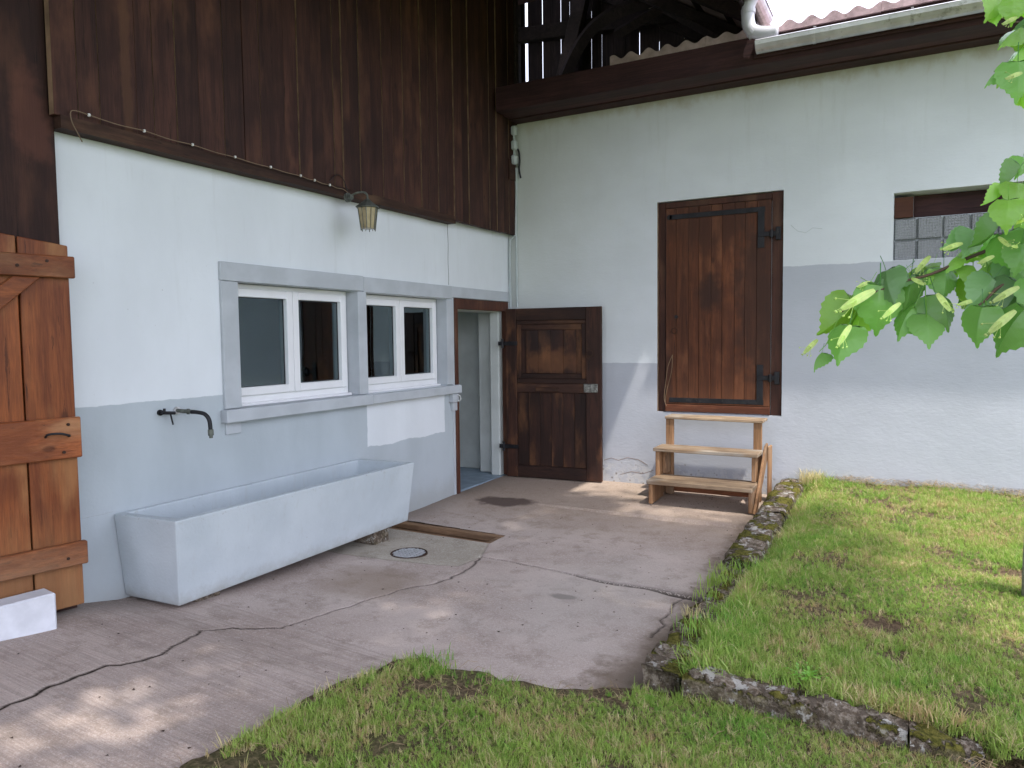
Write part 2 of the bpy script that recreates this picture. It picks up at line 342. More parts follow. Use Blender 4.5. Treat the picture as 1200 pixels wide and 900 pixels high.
def grass_mat():
    m = M('grass_blades', .6, .25); P = m.pos()
    o = m.n('ObjectInfo'); r = o.outputs['Random']
    a = m.noise(P, 2.1, 4, .6); b = m.noise(P, 9, 3)
    k = m.math('ADD', m.math('MULTIPLY', a, .8), m.math('ADD', m.math('MULTIPLY', b, .35), m.math('MULTIPLY', r, .32)))
    c = m.mix(m.rng(k, .50, .68), (.115, .245, .032), (.215, .30, .062))
    c = m.mix(m.rng(k, .80, .95), c, (.36, .27, .14))
    c = m.mix(m.rng(m.math('FRACT', m.math('MULTIPLY', r, 13.7)), .84, .90, 0, .8), c, (.46, .37, .22))
    m.col(c)
    tl = m.n('BsdfTranslucent'); m.put(tl.inputs[0], m.vm('SCALE', c, scale=.6))
    ad = m.n('AddShader'); m.t.links.new(m.b.outputs[0], ad.inputs[0]); m.t.links.new(tl.outputs[0], ad.inputs[1])
    m.t.links.new(ad.outputs[0], m.out.inputs[0]); return m.m
MAT['grass'] = grass_mat()
MAT['straw'] = flat('dry_straw', (.30, .22, .12), .8, var=.3)
MAT['curtain'] = flat('grey_green_curtain', (.36, .41, .40), .9, var=.08)
MAT['netcurtain'] = flat('pale_roller_blind', (.70, .72, .75), .9, var=.03)

# ------------------------------------------------------------------ mesh helpers (all vertices given in world space)
WL = {}
def tag(o, label=None, cat=None, group=None, kind=None):
    if label: o['label'] = label
    if cat: o['category'] = cat
    if group: o['group'] = group
    if kind: o['kind'] = kind
    return o
def thing(name, loc, label, cat, group=None):
    o = bpy.data.objects.new(name, None); o.empty_display_size = .1; C.objects.link(o); o.location = loc
    WL[o.name] = Vector(loc); return tag(o, label, cat, group)
def mk(name, vs, fs, mats, parent=None, origin=None, fm=None, smooth=False, uvs=None):
    vs = [Vector(v) for v in vs]
    if origin is None:
        lo = Vector((min(v.x for v in vs), min(v.y for v in vs), min(v.z for v in vs)))
        hi = Vector((max(v.x for v in vs), max(v.y for v in vs), max(v.z for v in vs)))
        origin = (lo + hi) / 2
    origin = Vector(origin)
    me = bpy.data.meshes.new(name); me.from_pydata([v - origin for v in vs], [], fs)
    if not isinstance(mats, (list, tuple)): mats = [mats]
    for q in mats: me.materials.append(q)
    if fm is not None: me.polygons.foreach_set('material_index', fm)
    if smooth: me.polygons.foreach_set('use_smooth', [True] * len(me.polygons))
    me.update()
    o = bpy.data.objects.new(name, me); C.objects.link(o)
    pw = WL[parent.name] if parent else Vector((0, 0, 0))
    if parent: o.parent = parent
    o.location = origin - pw; WL[o.name] = origin
    return o
def bevel_data(vs, fs, w, seg=1):
    bm = bmesh.new(); bv = [bm.verts.new(v) for v in vs]
    for f in fs: bm.faces.new([bv[i] for i in f])
    bmesh.ops.recalc_face_normals(bm, faces=bm.faces)
    if w > 0: bmesh.ops.bevel(bm, geom=list(bm.edges), offset=w, segments=seg, profile=.6, affect='EDGES', clamp_overlap=True)
    bm.verts.index_update()
    r = [v.co.copy() for v in bm.verts], [[v.index for v in f.verts] for f in bm.faces]
    bm.free(); return r
BF = [(0, 3, 2, 1), (4, 5, 6, 7), (0, 1, 5, 4), (1, 2, 6, 5), (2, 3, 7, 6), (3, 0, 4, 7)]
def boxd(x0, x1, y0, y1, z0, z1):
    return [(x0, y0, z0), (x1, y0, z0), (x1, y1, z0), (x0, y1, z0), (x0, y0, z1), (x1, y0, z1), (x1, y1, z1), (x0, y1, z1)], [tuple(f) for f in BF]
def box(name, x0, x1, y0, y1, z0, z1, mat, parent=None, bev=.003, F=None, origin=None):
    vs, fs = boxd(x0, x1, y0, y1, z0, z1); vs, fs = bevel_data(vs, fs, bev)
    if F is not None: vs = [F @ v for v in vs]
    return mk(name, vs, fs, mat, parent, origin)
def prism(name, poly, axis, a, b, mat, parent=None, bev=.003, F=None):
    """poly of 2-D points extruded between a and b along axis 0/1/2"""
    def P(p, t):
        q = list(p); q.insert(axis, t); return tuple(q)
    n = len(poly); vs = [P(p, a) for p in poly] + [P(p, b) for p in poly]
    fs = [tuple(range(n))[::-1], tuple(range(n, 2 * n))] + [(i, (i + 1) % n, n + (i + 1) % n, n + i) for i in range(n)]
    vs, fs = bevel_data(vs, fs, bev)
    if F is not None: vs = [F @ v for v in vs]
    return mk(name, vs, fs, mat, parent)
def join(parts):
    vs, fs = [], []
    for v, f in parts:
        k = len(vs); vs += list(v); fs += [tuple(i + k for i in q) for q in f]
    return vs, fs
def tube(pts, r, n=10, caps=True, r1=None):
    pts = [Vector(p) for p in pts]; vs, fs = [], []; N = len(pts)
    prev = None
    for i, p in enumerate(pts):
        t = (pts[min(i + 1, N - 1)] - pts[max(i - 1, 0)]).normalized()
        if prev is None:
            a = t.cross(Vector((0, 0, 1)));
            if a.length < .1: a = t.cross(Vector((0, 1, 0)))
        else: a = prev - t * prev.dot(t)
        a.normalize(); prev = a; b = t.cross(a)
        rr = r if not isinstance(r, (list, tuple)) else r[i]
        if r1 is not None: rr = r + (r1 - r) * i / (N - 1)
        for k in range(n):
            q = 2 * math.pi * k / n; vs.append(p + (a * math.cos(q) + b * math.sin(q)) * rr)
    for i in range(N - 1):
        for k in range(n): fs.append((i * n + k, i * n + (k + 1) % n, (i + 1) * n + (k + 1) % n, (i + 1) * n + k))
    if caps: fs.append(tuple(range(n))[::-1]); fs.append(tuple((N - 1) * n + k for k in range(n)))
    return vs, fs
def smooth_path(P, k=4):
    P = [Vector(p) for p in P]; out = []
    for i in range(len(P) - 1):
        p0, p1, p2, p3 = P[max(i - 1, 0)], P[i], P[i + 1], P[min(i + 2, len(P) - 1)]
        for j in range(k):
            t = j / k
            out.append(.5 * ((2 * p1) + (p2 - p0) * t + (2 * p0 - 5 * p1 + 4 * p2 - p3) * t * t + (3 * p1 - p0 - 3 * p2 + p3) * t ** 3))
    out.append(P[-1]); return out
def disc(c, axis, r, h, n=16):
    c = Vector(c); d = Vector(axis).normalized(); return tube([c, c + d * h], r, n)
def wall_mesh(ucuts, vcuts, solid, d0, d1, axis):
    """solid wall between depth d0..d1 on axis (0: runs along y, 1: runs along x) with openings; shared outer faces only"""
    vs, fs, idx = [], [], {}
    def V(u, v, d):
        k = (round(u, 4), round(v, 4), d)
        if k not in idx: idx[k] = len(vs); vs.append((d, u, v) if axis == 0 else (u, d, v))
        return idx[k]
    nu, nv = len(ucuts) - 1, len(vcuts) - 1
    S = [[solid((ucuts[i] + ucuts[i + 1]) / 2, (vcuts[j] + vcuts[j + 1]) / 2) for j in range(nv)] for i in range(nu)]
    for i in range(nu):
        for j in range(nv):
            if not S[i][j]: continue
            a, b, c, d = ucuts[i], ucuts[i + 1], vcuts[j], vcuts[j + 1]
            fs.append((V(a, c, d0), V(b, c, d0), V(b, d, d0), V(a, d, d0))); fs.append((V(a, c, d1), V(a, d, d1), V(b, d, d1), V(b, c, d1)))
            if i == 0 or not S[i - 1][j]: fs.append((V(a, c, d0), V(a, d, d0), V(a, d, d1), V(a, c, d1)))
            if i == nu - 1 or not S[i + 1][j]: fs.append((V(b, c, d0), V(b, c, d1), V(b, d, d1), V(b, d, d0)))
            if j == 0 or not S[i][j - 1]: fs.append((V(a, c, d0), V(a, c, d1), V(b, c, d1), V(b, c, d0)))
            if j == nv - 1 or not S[i][j + 1]: fs.append((V(a, d, d0), V(b, d, d0), V(b, d, d1), V(a, d, d1)))
    bm = bmesh.new(); bv = [bm.verts.new(v) for v in vs]
    for f in fs: bm.faces.new([bv[i] for i in f])
    bmesh.ops.recalc_face_normals(bm, faces=bm.faces); bm.verts.index_update()
    r = [v.co.copy() for v in bm.verts], [[v.index for v in f.verts] for f in bm.faces]; bm.free(); return r
def vnoise(x, y, s, seed=0):
    x = np.asarray(x, float) / s + seed * 17.31; y = np.asarray(y, float) / s + seed * 9.77
    xi, yi = np.floor(x), np.floor(y); fx, fy = x - xi, y - yi
    def h(a, b): q = np.sin(a * 127.1 + b * 311.7 + seed * 74.7) * 43758.5453; return q - np.floor(q)
    u, v = fx * fx * (3 - 2 * fx), fy * fy * (3 - 2 * fy)
    return (h(xi, yi) * (1 - u) + h(xi + 1, yi) * u) * (1 - v) + (h(xi, yi + 1) * (1 - u) + h(xi + 1, yi + 1) * u) * v - .5
def sstep(v, a, b): t = np.clip((v - a) / (b - a), 0, 1); return t * t * (3 - 2 * t)

# ------------------------------------------------------------------ ground
def g(x, y):
    x = np.asarray(x, float); y = np.asarray(y, float)
    zw = np.interp(y, [-9, -7, -5.5, -4.95, -4.74, -4, -2.9, -1.7, -1.2, 0], [.33, .3, .22, .18, .135, .085, .04, .045, .06, .08])
    k = np.clip(x / 2.5, 0, 1); k = k * k * (3 - 2 * k)
    return zw * np.where(y < -1.2, 1 - .5 * k, 1 - 0 * k)
def gz(x, y): return float(g(x, y))
def seg_dist(X, Y, pl, wfun=None):
    D = np.full(X.shape, 9.0)
    for (ax, ay), (bx, by) in zip(pl[:-1], pl[1:]):
        dx, dy = bx - ax, by - ay; t = np.clip(((X - ax) * dx + (Y - ay) * dy) / (dx * dx + dy * dy), 0, 1)
        D = np.minimum(D, np.hypot(X - ax - t * dx, Y - ay - t * dy))
    return D
def inside(X, Y, poly):
    r = np.zeros(X.shape, bool); n = len(poly)
    for i in range(n):
        (x1, y1), (x2, y2) = poly[i], poly[(i + 1) % n]
        c = ((y1 > Y) != (y2 > Y)) & (X < (x2 - x1) * (Y - y1) / ((y2 - y1) if y2 != y1 else 1e-9) + x1); r ^= c
    return r
crack1 = [(1.085, -4.56), (.883, -4.706), (.822, -4.835), (.85, -4.898), (.911, -5.064), (.937, -5.195), (.918, -5.304), (.86, -5.416), (.879, -5.577), (.902, -5.785), (.93, -6.1), (.9, -6.6)]
crack2 = [(1.085, -4.56), (1.108, -4.404), (1.129, -4.171), (1.188, -3.861), (1.203, -3.768), (1.239, -3.62), (1.306, -3.478), (1.343, -3.372), (1.34, -3.244), (1.328, -3.127), (1.26, -2.799)]
joint = [(1.26, -2.799), (1.58, -2.809), (1.894, -2.834), (2.243, -2.889), (2.526, -2.876), (2.784, -2.904), (3.1, -2.95)]
crack3 = [(2.788, -2.93), (2.76, -3.10), (2.79, -3.238), (2.77, -3.38), (2.806, -3.455), (2.80, -3.65)]
patchp = [(-.4, -2.50), (.3, -2.49), (1.146, -2.50), (1.22, -2.70), (1.26, -2.799), (1.24, -3.08), (1.02, -3.15), (.7, -3.21), (.35, -3.25), (-.4, -3.2)]
consj = [(-.4, -4.45), (.467, -4.474), (1.085, -4.50), (1.83, -4.532), (2.1, -4.54)]
def wig(pl, amp, seed):
    out = []
    for (ax, ay), (bx, by) in zip(pl[:-1], pl[1:]):
        n = max(2, int(math.hypot(bx - ax, by - ay) / .04))
        for i in range(n):
            t = i / n; x, y = ax + (bx - ax) * t, ay + (by - ay) * t
            out.append((x + amp * 2 * float(vnoise(x, y, .05, seed)), y + amp * 2 * float(vnoise(x, y, .06, seed + 3))))
    return out + [pl[-1]]
crack1, crack2, crack3 = wig(crack1, .022, 1), wig(crack2, .020, 2), wig(crack3, .012, 3); joint = wig(joint, .008, 4); consj = wig(consj, .002, 5)
h = .0105
gx = np.arange(-.36, 3.2, h); gy = np.arange(-6.5, .03, h)
XX, YY = np.meshgrid(gx, gy, indexing='ij')
Z = g(XX, YY) + .004 * vnoise(XX, YY, .5, 1) + .0025 * vnoise(XX, YY, .12, 2)
dirt = np.zeros_like(Z)
def carve(D, wd, depth, dk=1.0):
    global Z, dirt
    k = np.exp(-(D / wd) ** 2); Z = Z - depth * k; dirt = np.maximum(dirt, dk * np.exp(-(D / (wd * 1.15)) ** 2))
pr = .6 + .8 * np.clip(vnoise(XX, YY, .22, 8) + .5, 0, 1)
for d_, wd, dp, dk in ((seg_dist(XX, YY, crack1), .0062, .010, 1.7), (seg_dist(XX, YY, crack2), .0062, .010, 1.1), (seg_dist(XX, YY, crack3), .006, .012, .9)):
    carve(d_ / pr, wd, dp, dk)
carve(seg_dist(XX, YY, consj), .006, .004, .22)
dj = seg_dist(XX, YY, joint); wj = .007 + .030 * sstep(XX, 1.7, 2.8)
carve(dj / (wj / .01) / pr, .01, .03, .95)
patch_edge = seg_dist(XX, YY, patchp[2:]); carve(patch_edge, .007, .006, .35)
below = (YY < np.interp(XX, [q[0] for q in joint], [q[1] for q in joint])) & (XX > 1.2)
# labels
CX, CY = (XX[:-1, :-1] + h / 2), (YY[:-1, :-1] + h / 2)
jy = np.interp(CX, [q[0] for q in joint], [q[1] for q in joint]); c2x = np.interp(-CY, [-q[1] for q in crack2][::-1], [q[0] for q in crack2][::-1])
c1x = np.interp(-CY, [-q[1] for q in crack1], [q[0] for q in crack1]); c3x = np.interp(-CY, [-q[1] for q in crack3], [q[0] for q in crack3])
lab = np.zeros(CX.shape, int)
chan = (CX < 1.15) & (CY > -2.485) & (CY < -2.2 - .03 * CX)
cj = np.where(CX < 1.085, -4.455 - .04 * CX, -4.5)
lab[:] = 1
lab[(CX > c2x) & (CY < jy) & (CY > -4.56)] = 2
lab[(CX <= c2x) & (CY < -2.49)] = 3
lab[inside(CX, CY, patchp)] = 4
lab[(CY < cj) & (CX <= np.minimum(c1x, 1.085))] = 5
lab[(CY < cj) & (CX > c1x) & (lab != 2)] = 6
lab[(lab == 2) & (CX > c3x) & (CY < -2.93)] = 7
lab[(lab == 1) & (CX > 1.25) & (CY < jy)] = 2
lab[chan] = 0
paving = thing('concrete_paving', (1.4, -3, 0), '', '')
paving['kind'] = 'structure'
idx = np.arange(Z.size).reshape(Z.shape)
A_, B_, C_, D_ = idx[:-1, :-1], idx[1:, :-1], idx[1:, 1:], idx[:-1, 1:]
for L, mt in ((1, 'conc'), (2, 'conc'), (3, 'conc'), (4, 'concpatch'), (5, 'concbrush'), (6, 'concbrush'), (7, 'conc')):
    mk_ = lab == L; q = np.stack([A_[mk_], B_[mk_], C_[mk_], D_[mk_]], 1)
    used, inv = np.unique(q.ravel(), return_inverse=True); q = inv.reshape(-1, 4)
    vv = np.stack([XX.ravel()[used], YY.ravel()[used], Z.ravel()[used]], 1); dv = dirt.ravel()[used]
    org = vv.mean(0); org[2] = 0
    me = bpy.data.meshes.new('concrete_slab'); me.vertices.add(len(vv)); me.vertices.foreach_set('co', (vv - org).ravel())
    me.loops.add(q.size); me.loops.foreach_set('vertex_index', q.ravel().astype(np.int32))
    me.polygons.add(len(q)); me.polygons.foreach_set('loop_start', np.arange(0, q.size, 4, dtype=np.int32))
    me.update(calc_edges=True); me.materials.append(MAT[mt])
    me.polygons.foreach_set('use_smooth', np.ones(len(q), bool))
    at = me.attributes.new('dirt', 'FLOAT', 'POINT'); at.data.foreach_set('value', dv.astype(np.float32))
    o = bpy.data.objects.new('concrete_slab', me); C.objects.link(o); o.parent = paving; o.location = Vector(org) - Vector((1.4, -3, 0))
# far sheet of ground, reaches the horizon
def sheet(name, x0, x1, y0, y1, nx, ny, zf, mat, parent=None, kind='structure', attrs=None):
    xs = np.linspace(x0, x1, nx); ys = np.linspace(y0, y1, ny); X, Y = np.meshgrid(xs, ys, indexing='ij'); Zs = zf(X, Y)
    i = np.arange(X.size).reshape(X.shape); q = np.stack([i[:-1, :-1], i[1:, :-1], i[1:, 1:], i[:-1, 1:]], -1).reshape(-1, 4)
    me = bpy.data.meshes.new(name); me.vertices.add(X.size); me.vertices.foreach_set('co', np.stack([X, Y, Zs], -1).ravel())
    me.loops.add(q.size); me.loops.foreach_set('vertex_index', q.ravel().astype(np.int32)); me.polygons.add(len(q))
    me.polygons.foreach_set('loop_start', np.arange(0, q.size, 4, dtype=np.int32)); me.update(calc_edges=True); me.materials.append(mat)
    me.polygons.foreach_set('use_smooth', np.ones(len(q), bool))
    for k, f in (attrs or {}).items():
        a = me.attributes.new(k, 'FLOAT', 'POINT'); a.data.foreach_set('value', f(X, Y).ravel().astype(np.float32))
    o = bpy.data.objects.new(name, me); C.objects.link(o)
    if kind: o['kind'] = kind
    if parent: o.parent = parent
    return o
sheet('ground', -900, 900, -900, 900, 3, 3, lambda x, y: 0 * x - .16, MAT['plantgreen'])
sheet('driveway', -6, 1.9, -14, -6.49, 20, 20, lambda x, y: g(x, y) - .002, MAT['concbrush'])
sheet('driveway', -6, -.355, -6.5, -4.9, 20, 8, lambda x, y: g(x, y) - .002, MAT['concbrush'])
sheet('sub_soil', -.35, 3.2, -4, .02, 10, 10, lambda x, y: g(x, y) - .075, MAT['dirt'])

# lawns
lb = [(1.86, -14), (1.85, -6.5), (1.806, -5.659), (1.79, -5.457), (1.775, -5.266), (1.805, -5.144), (1.815, -4.891), (1.856, -4.573), (1.946, -4.47), (2.074, -4.494), (2.278, -4.469), (2.408, -4.517), (2.626, -4.482), (2.956, -4.30), (3.2, -4.27), (4.4, -4.2), (9, -4.15)]
lpoly = lb + [(9, -14)]
def sdist(X, Y):
    d = seg_dist(X, Y, lb); return np.where(inside(X, Y, lpoly), d, -d) + .05 * vnoise(X, Y, .09, 4) + .05 * vnoise(X, Y, .25, 5)
def zlawn_f(X, Y):
    s = sdist(X, Y)
    return g(X, Y) - .05 + .075 * sstep(s, -.05, .03) + .02 * sstep(s, 0, .3) + .015 * sstep(X, 3.0, 4.2) + .02 * vnoise(X, Y, .35, 6) + .012 * vnoise(X, Y, .08, 7) - .05 * np.exp(-(((X - 4.27) / .13) ** 2 + ((Y + 4.33) / .12) ** 2))
def dens_f(X, Y):
    s = sdist(X, Y); n = vnoise(X, Y, .28, 9) + .6 * vnoise(X, Y, .1, 10)
    d = sstep(s, .03, .11 + .05 * (vnoise(X, Y, .4, 33) > 0)) * (.10 + .90 * sstep(n, -.34, .02)) * np.clip(1 - sstep(Y, -6.1, -7.0) * 0, 0, 1)
    return d * sstep(Y, -7.6, -7.2) * (1 - np.exp(-(((X - 4.27) / .13) ** 2 + ((Y + 4.33) / .12) ** 2)))
def hgt_f(X, Y):
    s = sdist(X, Y); return .75 + .5 * (vnoise(X, Y, .3, 12)) + .35 * np.exp(-((s - .08) / .08) ** 2) - .25 * np.exp(-((Y + 4.38) / .1) ** 2) * sstep(X, 2.9, 3.1)
lawn_f = sheet('front_lawn', 1.6, 6.4, -7.6, -4.15, 190, 140, zlawn_f, MAT['soil'], attrs={'dens': dens_f, 'hgt': hgt_f})
sheet('garden_lawn', 6.38, 40, -40, 14, 20, 20, lambda x, y: 0 * x + .12, MAT['plantgreen'])
sheet('garden_lawn', 1.8, 6.4, -40, -7.58, 10, 20, lambda x, y: 0 * x + .12, MAT['plantgreen'])
def zlawn_r(X, Y):
    z = np.interp(Y, [-4.5, -4.3, -2.5, 0], [.12, .17, .19, .262])
    ed = np.exp(-((X - 3.16) / .11) ** 2) * sstep(Y, -2.9, -2.5) * .07
    hole = .04 * np.exp(-(((X - 3.88) / .1) ** 2 + ((Y + 3.33) / .09) ** 2)) + .03 * np.exp(-(((X - 4.45) / .25) ** 2 + ((Y + 2.2) / .1) ** 2))
    return z - ed - hole + .03 * vnoise(X, Y, .5, 21) + .012 * vnoise(X, Y, .1, 22) - .15 * sstep(3.155 - X, 0, .06) - .15 * sstep(-4.26 - Y, 0, .05) * sstep(4.3 - X, 0, .1)
def dens_r(X, Y):
    n = vnoise(X, Y, .3, 29) + .6 * vnoise(X, Y, .1, 30)
    hole = 1.6 * np.exp(-(((X - 3.88) / .13) ** 2 + ((Y + 3.33) / .11) ** 2)) + .9 * np.exp(-(((X - 4.45) / .25) ** 2 + ((Y + 2.2) / .08) ** 2)) + .85 * np.exp(-((Y + .07) / .07) ** 2) * sstep(X, 3.3, 3.6)
    kb = np.where((X < 3.15), .0, 1) * np.where((Y < -4.28) & (X < 4.2), 0, 1)
    return (.22 + .78 * sstep(n, -.42, .0)) * np.clip(1 - hole, 0, 1) * kb
def hgt_r(X, Y):
    return .72 + .5 * vnoise(X, Y, .35, 32) + .7 * np.exp(-((Y + 4.28) / .12) ** 2) + .7 * np.exp(-((X - 3.22) / .1) ** 2) + .9 * np.exp(-(((X - 3.22) / .14) ** 2 + ((Y + .12) / .2) ** 2)) + .2 * np.exp(-((Y + .1) / .1) ** 2)
lawn_r = sheet('raised_lawn', 3.0, 6.4, -4.36, 0, 170, 200, zlawn_r, MAT['soil'], attrs={'dens': dens_r, 'hgt': hgt_r})

# grass tufts scattered on the lawns
tufts = bpy.data.collections.new('tufts')
for t in range(10):
    vs, fs = [], []
    nb = 14
    for b in range(nb):
        a = random.uniform(0, 6.283); r0 = random.uniform(0, .018); L = random.uniform(.014, .040) * (1.5 if b % 6 == 0 else 1); lean = random.uniform(.1, 1.1) * L; wd = random.uniform(.0008, .0017)
        bx, by = r0 * math.cos(a), r0 * math.sin(a); d = random.uniform(0, 6.283); dx, dy = math.cos(d), math.sin(d); px, py = -dy, dx
        k = len(vs)
        for i, f in enumerate((0, .45, .8)):
            ww = wd * (1, .85, .5)[i]; ox, oy = dx * lean * f * f, dy * lean * f * f
            vs += [(bx + ox - px * ww, by + oy - py * ww, L * f * (1 - .25 * f * lean / L)), (bx + ox + px * ww, by + oy + py * ww, L * f * (1 - .25 * f * lean / L))]
        vs.append((bx + dx * lean, by + dy * lean, L * (1 - .3 * lean / L)))
        fs += [(k, k + 1, k + 3, k + 2), (k + 2, k + 3, k + 5, k + 4), (k + 4, k + 5, k + 6)]
    me = bpy.data.meshes.new('tuft'); me.from_pydata(vs, [], fs); me.materials.append(MAT['grass']); ob = bpy.data.objects.new('tuft', me); tufts.objects.link(ob)
def scatter(name, src, density, seed, label):
    o = bpy.data.objects.new(name, src.data.copy()); C.objects.link(o); tag(o, label, 'grass', kind='stuff')
    ng = bpy.data.node_groups.new(name, 'GeometryNodeTree'); N = ng.nodes; L = ng.links
    ng.interface.new_socket('Geometry', in_out='INPUT', socket_type='NodeSocketGeometry'); ng.interface.new_socket('Geometry', in_out='OUTPUT', socket_type='NodeSocketGeometry')
    gi, go = N.new('NodeGroupInput'), N.new('NodeGroupOutput')
    dp = N.new('GeometryNodeDistributePointsOnFaces'); dp.inputs['Seed'].default_value = seed
    na = N.new('GeometryNodeInputNamedAttribute'); na.data_type = 'FLOAT'; na.inputs['Name'].default_value = 'dens'
    mu = N.new('ShaderNodeMath'); mu.operation = 'MULTIPLY'; mu.inputs[1].default_value = density
    L.new(na.outputs['Attribute'], mu.inputs[0]); L.new(mu.outputs[0], dp.inputs['Density']); L.new(gi.outputs[0], dp.inputs['Mesh'])
    ci = N.new('GeometryNodeCollectionInfo'); ci.inputs['Collection'].default_value = tufts; ci.inputs['Separate Children'].default_value = True; ci.inputs['Reset Children'].default_value = True
    ip = N.new('GeometryNodeInstanceOnPoints'); ip.inputs['Pick Instance'].default_value = True
    rv = N.new('FunctionNodeRandomValue'); rv.data_type = 'FLOAT_VECTOR'; rv.inputs['Min'].default_value = (-.25, -.25, 0); rv.inputs['Max'].default_value = (.25, .25, 6.283)
    rs = N.new('FunctionNodeRandomValue'); rs.data_type = 'FLOAT'; rs.inputs[2].default_value = .6; rs.inputs[3].default_value = 1.25
    nh = N.new('GeometryNodeInputNamedAttribute'); nh.data_type = 'FLOAT'; nh.inputs['Name'].default_value = 'hgt'
    m2 = N.new('ShaderNodeMath'); m2.operation = 'MULTIPLY'; L.new(nh.outputs['Attribute'], m2.inputs[0]); L.new(rs.outputs[1], m2.inputs[1])
    L.new(dp.outputs['Points'], ip.inputs['Points']); L.new(ci.outputs[0], ip.inputs['Instance']); L.new(rv.outputs[0], ip.inputs['Rotation']); L.new(m2.outputs[0], ip.inputs['Scale'])
    L.new(ip.outputs[0], go.inputs[0])
    md = o.modifiers.new('scatter', 'NODES'); md.node_group = ng; return o
scatter('front_grass', lawn_f, 4200, 3, 'patchy green and straw coloured grass in the foreground beside the concrete')
scatter('raised_grass', lawn_r, 4200, 5, 'short sunlit grass on the raised lawn behind the mossy kerb')

# ------------------------------------------------------------------ kerb of rough stones
kerb = thing('kerb', (3.0, -2.2, 0), 'L shaped mossy stone kerb edging the raised lawn beside the concrete', 'kerb')
def rough_stone(name, p0, p1, w0, w1, z0, z1a, z1b, mat, seed, lump=.012, label=None):
    """rounded long block from p0 to p1; w0 to the left and w1 to the right of the line"""
    p0, p1 = Vector((*p0, 0)), Vector((*p1, 0)); d = (p1 - p0); L = d.length; d.normalize(); s = Vector((-d.y, d.x, 0))
    n = int(L / .03); prof = [(-1, 0), (-1, .45), (-.97, .85), (-.8, .98), (-.4, 1.0), (0, 1.01), (.4, 1.0), (.8, .98), (.97, .85), (1, .45), (1, 0)]
    vs, fs = [], []
    for i in range(n + 1):
        t = i / n; e = .010 * (1 - sstep(min(t, 1 - t) * L, 0, .03)); zt = z1a + (z1b - z1a) * t
        for k, (u, v) in enumerate(prof):
            off = (w0 if u < 0 else w1) * u
            P = p0 + d * (L * t) + s * (-off * (1 - e * 2))
            zz = z0 + (zt - e - z0) * v
            nn = float(vnoise(P.x * 3 + zz, P.y * 3 + k * .11, .17, seed)); n2 = float(vnoise(P.x * 3 + k * .13, P.y * 3, .07, seed + 1))
            P = P + s * (-(1 if u > 0 else -1 if u < 0 else 0) * (nn * lump * 2 + n2 * lump)); zz += (nn * lump * 1.6 + n2 * lump * 1.4) * (v > .3)
            vs.append((P.x, P.y, zz))
    m_ = len(prof)
    for i in range(n):
        for k in range(m_ - 1): fs.append((i * m_ + k, i * m_ + k + 1, (i + 1) * m_ + k + 1, (i + 1) * m_ + k))
    fs.append(tuple(range(m_))); fs.append(tuple(n * m_ + k for k in range(m_))[::-1])
    o = mk(name, vs, fs, mat, kerb, smooth=True)
    if label: o['label'] = label
    return o
rough_stone('kerb_stone', (3.02, -.01), (3.02, -1.292), .115, .115, -.04, .262, .225, MAT['kerbm'], 3)
rough_stone('kerb_stone', (3.022, -1.295), (3.045, -2.64), .11, .11, -.04, .225, .205, MAT['kerbm'], 5)
rough_stone('kerb_stone', (3.06, -2.645), (3.06, -3.468), .075, .09, -.04, .16, .165, MAT['kerbe'], 7, .018, 'sunken earthy kerb stone half covered with soil')
rough_stone('kerb_stone', (3.055, -3.465), (3.06, -4.32), .095, .095, -.04, .165, .195, MAT['kerbe'], 9, .018)
rough_stone('kerb_stone', (3.155, -4.27), (3.606, -4.30), .055, .06, -.02, .195, .195, MAT['kerbe'], 11, .014)
rough_stone('kerb_stone', (3.607, -4.30), (3.988, -4.325), .05, .055, -.02, .195, .185, MAT['kerbe'], 13, .016)
rough_stone('kerb_stone', (3.99, -4.33), (4.22, -4.32), .05, .05, -.02, .17, .15, MAT['kerbe'], 15, .018)

# ------------------------------------------------------------------ BARN (left)
barn = thing('barn', (-.2, -3, 0), 'barn with white and grey painted wall below dark timber cladding', 'barn')
W1 = (-3.83, -2.61, 1.155, 2.005); W2 = (-2.51, -1.31, 1.155, 1.995); DO = (-1.17, -.07, -.1, 2.01)
def sol(u, v):
    for a, b, c, d in (W1, W2, DO):
        if a < u < b and c < v < d: return False
    return True
uc = sorted({-5.0, 0.0, *[q for o in (W1, W2, DO) for q in o[:2]]}); vc = sorted({-.1, 2.78, 1.155, 2.005, 1.995, 2.01})
vs, fs = wall_mesh(uc, vc, sol, -.30, 0.0, 0); wall_l = mk('wall', vs, fs, MAT['lw'], barn); 
# hairline joint beside the door and ledge line low on the wall
mk('crack', *tube([(.0005, -1.245 + .004 * math.sin(i), 2.13 + i * .05) for i in range(13)], .0022, 5), MAT['gasket'], barn)
mk('crack', *tube([(.0005, -4.99 + i * .05, .648 + .0012 * math.sin(i * 1.3)) for i in range(6)], .002, 5), MAT['surround'], barn)
